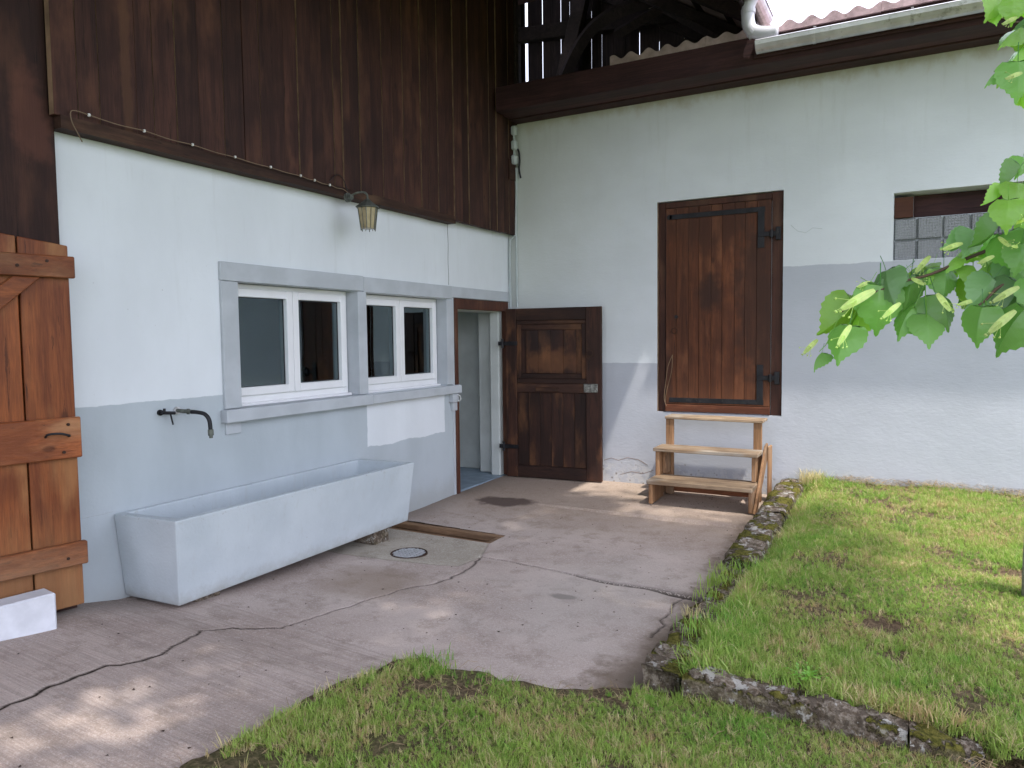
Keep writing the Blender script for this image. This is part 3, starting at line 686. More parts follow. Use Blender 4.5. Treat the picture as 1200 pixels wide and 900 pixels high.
# stone surrounds, proud of the plaster
S = MAT['surround']; PR = .022
box('lintel_block', -.02, PR, -3.965, -2.54, 2.003, 2.126, S, barn, .004)
box('lintel_block', -.02, PR - .002, -2.536, -1.215, 1.996, 2.120, S, barn, .004)
box('lintel_block', -.02, .012, -1.211, -.004, 2.013, 2.118, S, barn, .003)
box('jamb_block', -.115, PR + .002, -3.962, -3.826, 1.160, 1.999, S, barn, .005)
box('jamb_block', -.115, PR - .001, -2.614, -2.506, 1.160, 1.999, S, barn, .005)
box('jamb_block', -.115, PR - .003, -1.312, -1.215, 1.160, 1.992, S, barn, .005)
box('jamb_block', -.02, .008, -1.21, -1.172, .03, 2.008, S, barn, .002)
box('jamb_block', -.02, .009, -.066, -.004, .07, 2.008, S, barn, .002)
box('sill_block', -.11, .065, -3.985, -2.50, 1.070, 1.156, S, barn, .006)
box('sill_block', -.11, .062, -2.496, -1.125, 1.072, 1.152, S, barn, .006)
box('sill_block', -.02, .012, -3.955, -3.83, .99, 1.068, S, barn, .003)
box('sill_bracket', .0, .05, -1.275, -1.165, .985, 1.068, S, barn, .004)
box('sill_bracket', .0, .03, -1.245, -1.165, .90, .983, S, barn, .004)
mk('hook', *tube(smooth_path([(.05, -1.20, 1.055), (.075, -1.195, 1.05), (.085, -1.19, 1.02), (.07, -1.19, .995), (.055, -1.20, 1.005)], 4), .004, 6), MAT['clip'], barn, smooth=True)

def pane_frame(y0, y1, z0, z1, x0, x1, w, name, mat, parent, wb=None, bev=.004):
    wb = wb or w
    parts = [boxd(x0, x1, y0, y0 + w, z0, z1), boxd(x0, x1, y1 - w, y1, z0, z1), boxd(x0 + .0015, x1 - .0015, y0 + w - .001, y1 - w + .001, z0, z0 + wb), boxd(x0 + .0015, x1 - .0015, y0 + w - .001, y1 - w + .001, z1 - w, z1)]
    vs, fs = join([bevel_data(*p, bev) for p in parts]); return mk(name, vs, fs, mat, parent)
def window(y0, y1, z0, z1, lab):
    f = pane_frame(y0, y1, z0, z1, -.175, -.100, .035, 'window', MAT['white'], barn, .07); f['label'] = lab
    ym = (y0 + y1) / 2 - .01; zb = z0 + .066; e = .0305
    for a, b in ((y0 + e, ym - .002), (ym + .002, y1 - e)):
        pane_frame(a, b, zb, z1 - e, -.165, -.082, .058, 'casement', MAT['white'], f)
        pane_frame(a + .0575, b - .0575, zb + .0575, z1 - e - .0575, -.135, -.118, .006, 'gasket', MAT['gasket'], f, bev=0)
        box('glass_pane', -.130, -.122, a + .058, b - .058, zb + .058, z1 - e - .058, MAT['glass'], f, 0)
    hy = ym - .035
    mk('window_handle', *join([boxd(-.205, -.176, hy - .012, hy + .012, z0 + .30, z0 + .36), boxd(-.215, -.2, hy - .008, hy + .008, z0 + .20, z0 + .34)]), MAT['white'], f)
window(-3.822, -2.618, 1.160, 2.000, 'two casement white window, nearer the tap'); window(-2.502, -1.318, 1.158, 1.990, 'two casement white window, nearer the doorway')
box('window_board', -.100, -.06, -3.822, -2.618, 1.157, 1.176, MAT['white'], barn, .003); box('window_board', -.100, -.06, -2.502, -1.318, 1.155, 1.172, MAT['white'], barn, .003)

# the room behind the windows and the passage behind the doorway
box('floor', -4.0, -.302, -5.0, -1.45, .02, .06, MAT['room'], barn, 0)
box('ceiling', -4.2, -.302, -5.0, 1.0, 2.42, 2.5, MAT['room'], barn, 0)
vs, fs = wall_mesh([-5.1, -4.6, -4.0, -3.1, -2.5, -1.4], [.0, 1.1, 2.0, 2.42], lambda u, v: not ((-3.1 < u < -2.5 or -4.6 < u < -4.0) and 1.1 < v < 2.0), -4.15, -4.0, 0)  # rear openings enlarged and one added to bring more daylight into the room
mk('inner_wall', vs, fs, MAT['room'], barn)
box('inner_wall', -4.15, -.302, -5.15, -5.0, .0, 2.42, MAT['room'], barn, 0)
box('inner_wall', -4.15, -.302, -1.42, -1.30, .0, 2.42, MAT['inwall'], barn, 0)
fo = pane_frame(-3.1, -2.5, 1.1, 2.0, -4.08, -4.02, .06, 'rear_window', MAT['white'], barn)
ang = Matrix.Translation(Vector((-3.98, -3.05, 0))) @ Matrix.Rotation(math.radians(-62), 4, 'Z')
vs, fs = join([bevel_data(*boxd(*b), .003) for b in ((-.03, .01, 0, .05, 1.12, 1.98), (-.03, .01, .47, .52, 1.12, 1.98), (-.03, .01, .05, .47, 1.12, 1.17), (-.03, .01, .05, .47, 1.93, 1.98))])
mk('open_casement', [ang @ v for v in vs], fs, MAT['white'], fo)
def curtain(x, y0, y1, z0, z1, mat, amp=.03, per=.11):
    n = int((y1 - y0) / .012); vs, fs = [], []
    for i in range(n + 1):
        y = y0 + (y1 - y0) * i / n; dx = amp * math.sin(y * 6.283 / per) + amp * .5 * math.sin(y * 6.283 / per * 1.7 + 1)
        for z in (z0, (z0 + z1) / 2, z1): vs.append((x + dx * (1.25 - .5 * (z - z0) / (z1 - z0)), y + (.04 * (z1 - z) * math.sin(y * 9)), z))
    for i in range(n):
        for k in range(2): fs.append((i * 3 + k, i * 3 + k + 1, i * 3 + k + 4, i * 3 + k + 3))
    o = mk('curtain', vs, fs, mat, barn, smooth=True); s_ = o.modifiers.new('thick', 'SOLIDIFY'); s_.thickness = .003
curtain(-.37, -3.12, -2.62, 1.0, 2.15, MAT['curtain'], .028, .10)  # curtains added behind the glass to lift the dark panes with grey-green
curtain(-.37, -1.86, -1.45, 1.0, 2.15, MAT['curtain'], .03, .09)
curtain(-.37, -2.49, -2.15, 1.0, 2.15, MAT['netcurtain'], .03, .09)
box('cupboard', -1.3, -.75, -1.75, -1.43, .06, 2.1, MAT['curtain'], barn, .01)
# doorway
fr = MAT['dframe']
vs, fs = join([bevel_data(*boxd(-.035, .018, -1.168, -1.112, .055, 2.008), .004), bevel_data(*boxd(-.035, .018, -.135, -.072, .075, 2.008), .004), bevel_data(*boxd(-.033, .016, -1.1115, -.1355, 1.902, 2.006), .004)])
mk('door_frame', vs, fs, fr, barn)
box('reveal', -.30, -.036, -1.168, -1.13, .05, 2.0, MAT['inwall'], barn, .01)
box('reveal', -.155, -.036, -.205, -.072, .05, 2.0, MAT['inwall'], barn, .012)
box('reveal', -.30, -.036, -1.129, -.206, 1.895, 2.0, MAT['inwall'], barn, .003)
box('passage_floor', -2.4, -.001, -1.299, .9, -.02, .083, MAT['infloor'], barn, .004)
box('inner_wall', -.36, -.157, -.115, .03, .083, 2.42, MAT['inwall'], barn, .015)
box('inner_wall', -2.4, -.3605, .045, .18, .083, 2.42, MAT['inwall'], barn, .01)
box('inner_wall', -2.55, -2.4, -1.3, .9, .083, 2.42, MAT['inwall'], barn, .01)

# dark upper cladding, board by board
ys = [-5.03, -4.90, -4.78, -4.56, -4.45, -4.30, -4.14, -3.95, -3.79, -3.65, -3.43, -3.30, -3.17, -3.05, -2.93, -2.84, -2.76, -2.64, -2.50, -2.34, -2.20, -2.06, -1.92, -1.80, -1.68, -1.54, -1.42, -1.27, -1.13, -1.0, -.86, -.72, -.58, -.44, -.30, -.16, -.015]
for i, (a, b) in enumerate(zip(ys[:-1], ys[1:])):
    off = random.choice((0, .004, .009, .015)); zb = 2.742 + random.uniform(-.004, .004) if b > -1.25 else 2.775
    vs, fs = bevel_data(*boxd(.052, .092 + off, a + .0015, b - .0025, zb, 7.6), .002)
    me_n = []
    for f in fs:
        c = [vs[k] for k in f]; nr = (c[1] - c[0]).cross(c[2] - c[1]); nr.normalize()
        me_n.append(1 if abs(nr.y) > .8 and random.random() < .9 else 0)
    mk('board', vs, fs, [MAT['board'], MAT['rawedge']], barn, fm=me_n)
box('backing_board', .0, .045, -5.03, .0, 2.785, 7.6, MAT['darkvoid'], barn, 0)
# timbers left of the white wall (the wide dark door head and post)
box('wide_board', -.02, .045, -5.42, -5.001, .16, 7.6, MAT['board'], barn, .003)
for a, b in ((-5.72, -5.425), (-6.0, -5.725), (-6.3, -6.005)):
    box('wide_board', -.02, .04 + random.uniform(0, .005), a, b, 2.26, 7.6, MAT['board'], barn, .003)
box('backing_board', -.06, -.012, -5.30, -4.99, .1, 7.6, MAT['darkvoid'], barn, 0)
box('backing_board', -.34, -.30, -9.0, -5.036, .0, 7.6, MAT['darkvoid'], barn, 0)
for a in np.arange(-9, -6.3, .3): box('wide_board', -.01, .06, float(a) + .004, float(a) + .296, 2.12, 7.6, MAT['board'], barn, .003)
# trim lath with irregular lower edge
n = 60; vs, fs = [], []
for i in range(n + 1):
    y = -5.0 + (5.0 - 1.25) * i / n; zb = 2.712 + .006 * float(vnoise(y, 0, .2, 2)); zt = 2.782 + .006 * float(vnoise(y, 3, .3, 5)); x1 = .101 + .006 * float(vnoise(y, 5, .15, 1))
    vs += [(.001, y, zb), (x1, y, zb), (x1, y, zt), (.001, y, zt)]
for i in range(n):
    k = i * 4
    for q in range(4): fs.append((k + q, k + (q + 1) % 4, k + 4 + (q + 1) % 4, k + 4 + q))
fs += [(0, 3, 2, 1), (n * 4, n * 4 + 1, n * 4 + 2, n * 4 + 3)]
mk('trim_lath', vs, fs, MAT['lath'], barn)
box('corner_patch', .093, .112, -.17, -.03, 3.33, 3.55, MAT['lath'], barn, .003)

# dark panelled door standing open in front of the right wall
hinge = Vector((.065, -.205, 0)); dirv = Vector((1.14 - .065, -.105 + .205, 0)); Wd = dirv.length
FD = Matrix.Translation(hinge) @ Matrix.Rotation(math.atan2(dirv.y, dirv.x), 4, 'Z')   # local x along the leaf, -y towards the yard
z0, z1 = .088, 1.925
door = box('panel_door', 0, Wd, .0, .018, z0, z1, MAT['panel'], barn, .002, FD); door['label'] = 'dark weathered panelled door standing open against the white wall'
T = MAT['panel']; TX = MAT['panelX']
def dp(nm, x0, x1, za, zb, t0, t1, mat, bev=.004): return box(nm, x0, x1, -t1, -t0, za, zb, mat, door, bev, FD)
dp('stile', .0, .125, z0, z1, .001, .030, T); dp('stile', Wd - .165, Wd, z0, z1, .001, .030, T)
dp('rail', .127, Wd - .167, z1 - .13, z1, .001, .028, TX); dp('rail', .127, Wd - .167, 1.02, 1.115, .001, .029, TX); dp('rail', .127, Wd - .167, z0, z0 + .13, .001, .028, TX)
dp('moulding', .127, Wd - .167, z1 - .172, z1 - .132, .001, .020, TX); dp('moulding', .127, Wd - .167, 1.117, 1.17, .001, .022, TX)
dp('moulding', .127, .175, 1.172, z1 - .174, .001, .020, T); dp('moulding', Wd - .215, Wd - .167, 1.172, z1 - .174, .001, .020, T)
dp('moulding', .177, Wd - .217, z1 - .235, z1 - .174, .001, .012, TX); dp('moulding', .177, Wd - .217, 1.172, 1.225, .001, .012, TX)
pw = (Wd - .217 - .06 - .24)
for k in range(4):
    a = .235 + k * (Wd - .275 - .235) / 4; dp('plank', a + .001, a + (Wd - .275 - .235) / 4 - .001, 1.227, z1 - .237, .001, .016 + .002 * (k % 2), T, .003)
for k in range(6):
    a = .129 + k * (Wd - .298) / 6; dp('plank', a + .001, a + (Wd - .298) / 6 - .001, z0 + .132, 1.018, .001, .012 + .003 * (k % 2), T, .003)
for k in range(3):
    a = .129 + k * (Wd - .298) / 3
dp('batten', .35, .62, 1.035, 1.075, .030, .046, TX, .006)
vs, fs = join([bevel_data(*boxd(Wd - .185, Wd - .035, -.052, -.031, 1.03, 1.12), .004), bevel_data(*boxd(Wd - .17, Wd - .12, -.062, -.053, 1.045, 1.105), .004), disc((Wd - .075, -.053, 1.075), (0, -1, 0), .018, .02, 12)])
lk = mk('lock_plate', [FD @ Vector(v) for v in vs], fs, flat('worn_lock_metal', (.22, .22, .20), .5, metal=.5, var=.5, scale=50, speck=(.06, .05, .04)), door)
def ring(c, r, tr, F=None, n=20, ax='y'):
    pts = [Vector(c) + Vector((r * math.cos(t), 0, r * math.sin(t))) for t in [2 * math.pi * i / n for i in range(n + 1)]]
    vs, fs = tube(pts, tr, 6, False); return ([F @ v for v in vs] if F else vs), fs
vs, fs = ring((Wd - .115, -.042, 1.44), .032, .005, FD); mk('ring_pull', vs, fs, MAT['rust'], door, smooth=True)
for zz in (1.55, .42):
    vs, fs = join([bevel_data(*boxd(-.085, .14, -.040, -.031, zz - .022, zz + .022), .002), disc((-.035, -.036, zz - .05), (0, 0, 1), .014, .1, 10)])
    mk('hinge', [FD @ Vector(v) for v in vs], fs, MAT['iron'], door)

# orange plank door at the left edge, swung out from the barn wall
FL = Matrix.Translation(Vector((.15, -5.03, 0))) @ Matrix.Rotation(math.radians(-11.3), 4, 'Z')  # local -y runs back along the leaf
def lb_(nm, ya, yb, za, zb, x0, x1, mat, par, bev=.004): return box(nm, x0, x1, ya, yb, za, zb, mat, par, bev, FL)
def sloped(nm, ya, yb, za, zb1, zb2, x0, x1, mat, par):
    poly = [(ya, za), (yb, za), (yb, zb2), (ya, zb1)]; return prism(nm, poly, 0, x0, x1, mat, par, .004, FL)
ld = lb_('plank_door', -1.35, -.01, .32, 2.05, -.035, -.022, MAT['darkvoid'], barn); ld['label'] = 'orange varnished plank door with cross rails, standing open at the left'
sloped('plank', -.222, .0, .235, 2.13, 2.102, -.02, .012, MAT['orange'], ld)
sloped('plank', -.50, -.230, .232, 2.165, 2.131, -.02, .010, MAT['orange'], ld)
sloped('plank', -.80, -.508, .238, 2.20, 2.166, -.02, .012, MAT['orange'], ld); sloped('plank', -1.08, -.808, .238, 2.235, 2.201, -.02, .011, MAT['orange'], ld); sloped('plank', -1.36, -1.088, .238, 2.27, 2.236, -.02, .012, MAT['orange'], ld)
lb_('rail', -1.35, .018, 1.935, 2.045, .0135, .048, MAT['orangeY'], ld, .005); lb_('rail', -1.35, .012, 1.015, 1.225, .0135, .046, MAT['orangeY'], ld, .005); lb_('rail', -1.35, .016, .455, .575, .0135, .050, MAT['orangeY'], ld, .006)
prism('brace', [(-.14, 1.932), (-.26, 1.932), (-1.05, 1.228), (-.90, 1.228)], 0, .0135, .044, MAT['orangeY'], ld, .004, FL)
for (yy, zz) in ((-.05, 1.19), (-.075, 1.05), (-.11, 2.015), (-.24, 1.985), (-.08, .50)):
    vs, fs = disc((.046, yy, zz), (1, 0, 0), .008, .007, 8); mk('nail_head', [FL @ v for v in vs], fs, MAT['rust'], ld)
vs, fs = join([tube(smooth_path([(.047, -.155, 1.135), (.075, -.15, 1.15), (.08, -.10, 1.15), (.07, -.055, 1.135), (.047, -.05, 1.13)], 4), .006, 7)]); mk('pull_handle', [FL @ v for v in vs], fs, MAT['iron'], ld, smooth=True)

# barn roof: eave runs out over the yard; rafters, battens, sheets, gutter
ze, xe, sl_ = 4.46, 2.64, .62
def rz(x): return ze + (xe - x) * sl_
def slab_y(nm, xa, xb, ya, yb, dz0, dz1, mat, par=barn, bev=.004):
    poly = [(xa, rz(xa) + dz0), (xb, rz(xb) + dz0), (xb, rz(xb) + dz1), (xa, rz(xa) + dz1)]
    # profile lies in x,z; extrude along y
    return prism(nm, poly, 1, ya, yb, mat, par, bev)
roof = slab_y('roof', -4.0, xe + .02, -12, 3.0, .16, .20, MAT['tileold']); roof['label'] = 'main barn roof reaching out over the yard'
yy = -11.6
while yy < 3.0:
    slab_y('rafter', -3.5, xe, yy, yy + .10, .0, .14, MAT['beamY'], roof); yy += .82
vs, fs = join([boxd(x - .03, x + .03, -12, 3.0, rz(x) + .142, rz(x) + .157) for x in np.arange(-3, 2.6, .33)])
mk('batten', vs, fs, MAT['beamY'], roof)
box('eave_board', xe - .01, xe + .018, -12, 2.6, ze - .04, ze + .155, MAT['beamY'], roof, .003)
def half_round(p0, p1, r, th, side, n=9, lip=.008):
    """gutter trough along p0-p1; side = horizontal unit vector"""
    p0, p1, side = Vector(p0), Vector(p1), Vector(side); up = Vector((0, 0, 1)); vs, fs = [], []
    prof = [side * (r * math.cos(a)) - up * (r * math.sin(a)) for a in np.linspace(0, math.pi, n)]
    prof = [prof[0] + up * lip * .0 + side * lip, prof[0] + up * lip] + prof[1:-1] + [prof[-1] + up * lip]
    inn = [q * (1 - th / r) for q in prof][::-1]
    loop = prof + inn; m_ = len(loop)
    for p in (p0, p1): vs += [p + q for q in loop]
    for k in range(m_): fs.append((k, (k + 1) % m_, m_ + (k + 1) % m_, m_ + k))
    for o_ in (0, m_):
        for k in range(len(prof) - 1): fs.append((o_ + k, o_ + k + 1, o_ + m_ - 2 - k, o_ + m_ - 1 - k))
    return vs, fs
bgut = mk('roof_gutter', *half_round((xe + .09, -12, ze + .06), (xe + .09, -.02, ze + .06), .068, .003, (1, 0, 0)), MAT['zinc'], roof)

# open loft above the right-hand building: rear boards with daylight gaps, frame timbers
xs = [-1.35, -1.18, -1.0, -.84, -.72, -.60, -.575, -.35, -.22, -.085, .04, .19, .34, .48, .64, .80, .97, 1.10, 1.22, 1.37, 1.52, 1.70, 1.88, 2.06, 2.24, 2.42]
gp = {-.575: .022, -.35: .017, -.085: .014, .04: .011, .34: .010, .48: .009, .97: .012, 1.22: .009, 1.52: .014, 1.88: .014, 2.24: .01}
for a, b in zip(xs[:-1], xs[1:]):
    if abs(a + .60) < .001: continue
    gl = gp.get(a, .0012); box('loft_board', a + gl, b, 1.60, 1.625, 4.2, min(rz((a + b) / 2) + .05, 7.4), MAT['slat'], barn, .002)
box('loft_post', -.78, -.63, 1.42, 1.56, 4.2, 6.4, MAT['beamY'], barn, .008)
prism('loft_rail', [(-.9, 5.50), (2.3, 5.23), (2.3, 5.40), (-.9, 5.68)], 1, 1.46, 1.57, MAT['beamY'], barn, .006)
prism('loft_brace', [(.32, 6.1), (.50, 6.1), (.12, 4.7), (-.06, 4.7)], 1, 1.30, 1.42, MAT['beamY'], barn, .006)
vs, fs = [], []
pts = smooth_path([(.10, 1.15, 4.65), (.32, 1.15, 5.05), (.55, 1.15, 5.30), (.85, 1.15, 5.42), (1.3, 1.15, 5.47)], 4)
vs, fs = tube(pts, .085, 4); mk('loft_brace', vs, fs, MAT['beamY'], barn)
vs, fs = tube([(.9, 1.0, 5.1), (1.5, .9, 5.25), (2.3, .6, 4.6)], .07, 4); mk('loft_brace', vs, fs, MAT['beamY'], barn)
box('loft_beam', -1.2, 2.5, .55, .68, 5.55, 5.68, MAT['beam'], barn, .006)
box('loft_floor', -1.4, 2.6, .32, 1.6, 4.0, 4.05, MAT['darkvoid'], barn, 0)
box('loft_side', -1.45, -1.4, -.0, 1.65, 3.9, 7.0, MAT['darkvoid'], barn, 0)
# gable post where the loft begins
box('corner_post', .048, .12, -.012, .05, 3.94, 6.2, MAT['beamY'], barn, .004)

# ------------------------------------------------------------------ OUTBUILDING (right)
ob = thing('outbuilding', (3.5, .3, 0), 'low outbuilding with white over grey wall, wooden hatch door and glass block window', 'building')
HD = (1.700, 2.905, .84, 2.950); GW = (3.815, 4.80, 2.245, 2.826)
def sol2(u, v):
    for a, b, c, d in (HD, GW):
        if a < u < b and c < v < d: return False
    return True
vs, fs = wall_mesh(sorted({0.0, 9.0, *HD[:2], *GW[:2]}), sorted({-.1, 3.95, *HD[2:], *GW[2:]}), sol2, 0.0, .32, 1); mk('wall', vs, fs, MAT['rw'], ob)
box('back_wall', -.30, 9.0, 3.6, 3.75, -.1, 3.9, MAT['room'], ob, 0); box('end_wall', 9.0, 9.2, 0, 3.75, -.1, 3.95, MAT['room'], ob, 0)
# render cracks
for pts in ([(2.97, 2.62), (3.03, 2.56), (3.10, 2.54), (3.16, 2.58), (3.24, 2.565)], [(1.12, .30), (1.2, .33), (1.28, .31), (1.38, .345), (1.5, .33), (1.6, .28)], [(1.3, .16), (1.42, .2), (1.55, .19), (1.66, .23)]):
    mk('crack', *tube([(a, -.0003, b) for a, b in pts], .0022, 5), MAT['rawedge'] if pts[0][1] < 1 else MAT['conduit'], ob)
# hatch door frame
fx = MAT['dframe']
vs, fs = join([bevel_data(*boxd(1.704, 1.775, .035, .15, .845, 2.945), .004), bevel_data(*boxd(2.800, 2.901, .022, .15, .845, 2.945), .004), bevel_data(*boxd(1.7755, 2.7995, .030, .148, 2.884, 2.943), .004)])
hf = mk('hatch_frame', vs, fs, MAT['dframe'], ob)
box('reveal_strip', 1.7005, 1.7035, .0, .034, .845, 2.945, MAT['rawedge'], ob, 0)
hd = box('plank_door', 1.785, 2.795, .030, .045, .845, 2.878, MAT['hatch'], ob, .002); hd['label'] = 'raised brown plank hatch door with black iron strap hinges'
n = 9; a0, b0 = 1.787, 2.793; wsum = 0; cuts = [a0]
ws = [.105, .125, .10, .12, .105, .12, .095, .11, .126]
for q in ws: cuts.append(cuts[-1] + q * (b0 - a0) / sum(ws))
for a, b in zip(cuts[:-1], cuts[1:]):
    box('plank', a + .001, b - .0015, .006 + random.uniform(0, .003), .029, .925, 2.876, MAT['hatch'], hd, .003)
box('rail', 1.782, 2.797, -.006, .0285, .848, .920, MAT['hatchX'], hd, .004)
iron = MAT['iron']
# angled strap hinges: long arm along the edge, short upright, pintle on the frame
def strap(za, zb, top):
    s_ = 1 if top else -1; zc = (za if top else zb)
    pcs = [bevel_data(*boxd(1.825, 2.74, -.004, .0045, zc - .024, zc + .024), .002), bevel_data(*boxd(2.675, 2.735, -.0055, .0035, min(zc, zc - s_ * .36), max(zc, zc - s_ * .36)), .002),
           bevel_data(*boxd(2.68, 2.875, -.012, -.006, zc - s_ * .235 - .022, zc - s_ * .235 + .022), .002), disc((2.80, -.014, zc - s_ * .235 - .035), (0, 0, 1), .016, .07, 10),
           bevel_data(*boxd(2.838, 2.882, -.014, .021, zc - s_ * .235 - .06, zc - s_ * .235 + .06), .003)]
    if top: pcs.append(disc((1.825, -.004, zc), (0, 1, 0), .026, .0085, 12))
    vs, fs = join(pcs); mk('strap_hinge', vs, fs, iron, hd)
    for xx in (1.86, 2.1, 2.35, 2.6):
        mk('bolt_head', *disc((xx, -.0045, zc), (0, -1, 0), .007, .005, 8), iron, hd)
strap(2.79, 0, True); strap(0, .965, False)
vs, fs = join([disc((1.895, .004, 1.80), (0, -1, 0), .018, .012, 10)]); mk('key_escutcheon', vs, fs, iron, hd)
vs, fs = ring((1.875, -.006, 1.66), .028, .004); mk('ring_pull', vs, fs, MAT['rust'], hd, smooth=True)
mk('pull_chain', *tube(smooth_path([(1.895, -.008, 1.79), (1.885, -.01, 1.74), (1.878, -.008, 1.69)], 3), .003, 5), MAT['rust'], hd)
mk('pull_cord', *join([tube(smooth_path([(1.86, -.008, 1.42), (1.815, -.015, 1.30), (1.79, -.016, 1.12), (1.775, -.012, .98), (1.80, -.014, .90)], 4), .0035, 5), tube(smooth_path([(1.86, -.008, 1.42), (1.85, -.012, 1.25), (1.80, -.014, 1.05), (1.785, -.012, .93)], 4), .003, 5)]), MAT['rawedge'], hd)
# glass block window with dark opening above
cols = [3.817, 3.997, 4.192, 4.396, 4.590, 4.785]; rows = [2.247, 2.425, 2.618]
gb = box('block_joints', 3.816, 4.799, .145, .20, 2.246, 2.620, MAT['surround'], ob, 0)
for i in range(5):
    for j in range(2):
        x0_, x1_, za, zb = cols[i] + .004, cols[i + 1] - .005, rows[j] + .004, rows[j + 1] - .005
        box('glass_block', x0_, x1_, .118, .205, za, zb, MAT['gblock'], gb, .008)
box('wood_block', 3.817, 3.965, .10, .28, 2.621, 2.80, MAT['hatchX'], ob, .004)
box('dark_board', 3.967, 4.798, .24, .27, 2.60, 2.824, MAT['beam'], ob, .004)
# eaves: deep dark beams
box('eave_beam', .13, 9.1, -.50, -.30, 3.955, 4.20, MAT['beam'], ob, .006)
box('soffit_board', .105, 9.1, -.298, -.165, 3.965, 4.03, MAT['beam'], ob, .004); box('soffit_board', .105, 9.1, -.163, .02, 3.952, 4.02, MAT['beam'], ob, .004)
box('fascia', 2.72, 9.1, -.545, -.503, 4.00, 4.12, MAT['beam'], ob, .004)
# corrugated fibre cement roof, one sheet after another
def corr(x0, x1, y0, y1, z0, slope, mat, name='roof_sheet', par=ob, drop=.06):
    n = int((x1 - x0) / .0148); vs, fs = [], []; A = .022
    for i in range(n + 1):
        x = x0 + (x1 - x0) * i / n; c = A * math.cos(2 * math.pi * x / .177) + .003 * math.sin(x * 40)
        vs += [(x, y0, z0 + c), (x, y1, z0 + c + (y1 - y0) * slope), (x, y1, z0 + c - .008 + (y1 - y0) * slope), (x, y0 + .0, z0 - drop)]
    for i in range(n):
        k = i * 4
        for q in range(4): fs.append((k + q, k + (q + 1) % 4, k + 4 + (q + 1) % 4, k + 4 + q))
    fs += [(0, 3, 2, 1), (n * 4, n * 4 + 1, n * 4 + 2, n * 4 + 3)]
    o = mk(name, vs, fs, mat, par, smooth=False); return o
x = 1.39; k = 0
corr(1.39, 2.30, -.50, 3.9, 4.262, .12, MAT['tileold'], drop=.07); corr(2.302, 2.80, -.505, 3.9, 4.265, .12, MAT['tileold'], drop=.07)
x = 2.802
while x < 9:
    corr(x, x + .905, -.545 + .004 * (k % 2), 3.9, 4.242 + .005 * (k % 2), .12, MAT['tile'], drop=.062); x += .907; k += 1
# gutter and downpipe
gt = mk('gutter', *half_round((2.765, -.612, 4.088), (9.1, -.612, 4.083), .082, .003, (0, -1, 0)), MAT['zinc'], ob)
n = 10; vs = [Vector((2.764, -.612, 4.088))] + [Vector((2.764, -.612 - .083 * math.cos(a), 4.088 - .083 * math.sin(a))) for a in np.linspace(0, math.pi, n)]
mk('end_cap', vs + [v + Vector((-.004, 0, 0)) for v in vs], [tuple(range(n + 1)), tuple(range(n + 1, 2 * n + 2))[::-1]] + [(i, (i + 1) % (n + 1), n + 1 + (i + 1) % (n + 1), n + 1 + i) for i in range(n + 1)], MAT['zinc'], gt)
for xx in (3.22, 3.93, 4.64):
    vs, fs = half_round((xx - .012, -.612, 4.088), (xx + .012, -.612, 4.088), .0855, .003, (0, -1, 0), lip=.004); mk('gutter_bracket', vs, fs, MAT['zinc'], gt)
    box('gutter_strap', xx - .01, xx + .01, -.60, -.545, 4.140, 4.146, MAT['zinc'], gt, 0)
pp = [(2.705, -.66, 5.1), (2.705, -.66, 4.42), (2.70, -.645, 4.30), (2.71, -.63, 4.235), (2.755, -.615, 4.185), (2.83, -.61, 4.165), (2.93, -.61, 4.155)]
dpipe = mk('downpipe', *tube(smooth_path([(2.725, -.60, 4.50)] + [(2.69, -.60, 4.42), (2.685, -.60, 4.31), (2.705, -.60, 4.235), (2.755, -.605, 4.19), (2.84, -.605, 4.165), (2.93, -.605, 4.155)], 5), .055, 16), MAT['pvc'], roof, smooth=True)
for p, d in (((2.687, -.60, 4.36), (0, 0, 1)), ((2.722, -.60, 4.21), (.6, 0, -.75))): mk('pipe_socket', *disc(p, d, .060, .035, 18), MAT['pvc'], dpipe)

# ------------------------------------------------------------------ things on and in front of the walls
# trough
tr = thing('water_trough', (.28, -3.66, .12), 'long light grey painted concrete trough standing under the windows', 'trough')
def rect(x0, x1, y0, y1, z): return [(x0, y0, z), (x1, y0, z), (x1, y1, z), (x0, y1, z)]
zt = .645; L0 = rect(.012, .45, -4.69, -2.56, .148); L1 = rect(.004, .535, -4.755, -2.605, zt); 
L1 = [(.004, -4.75, .635), (.535, -4.75, .648), (.56, -2.63, .643), (.004, -2.62, .635)]
L0 = [(.012, -4.705, .150), (.445, -4.68, .148), (.465, -2.60, .163), (.012, -2.60, .150)]
L2 = [(.035, -4.69, .634), (.478, -4.69, .647), (.503, -2.69, .642), (.035, -2.68, .634)]
L3 = [(.05, -4.62, .24), (.40, -4.62, .24), (.415, -2.73, .25), (.05, -2.73, .25)]
vs = L0 + L1 + L2 + L3
fs = [(0, 3, 2, 1), (12, 13, 14, 15)]
for k in range(4):
    j = (k + 1) % 4; fs += [(k, j, 4 + j, 4 + k), (4 + k, 4 + j, 8 + j, 8 + k), (8 + k, 8 + j, 12 + j, 12 + k)]
vs, fs = bevel_data(vs, fs, .009, 2); mk('basin', vs, fs, MAT['trough'], tr)
for i, (yy, l) in enumerate(((-4.45, 'low stone block under the near end of the trough'), (-2.85, 'low stone block under the far end of the trough'))):
    o = box('support_block', .08, .40, yy - .09, yy + .09, gz(.2, yy) - .01, .147 if i == 0 else .155, MAT['kerbe'], None, .01); tag(o, l, 'stone block', 'blocks under the trough')
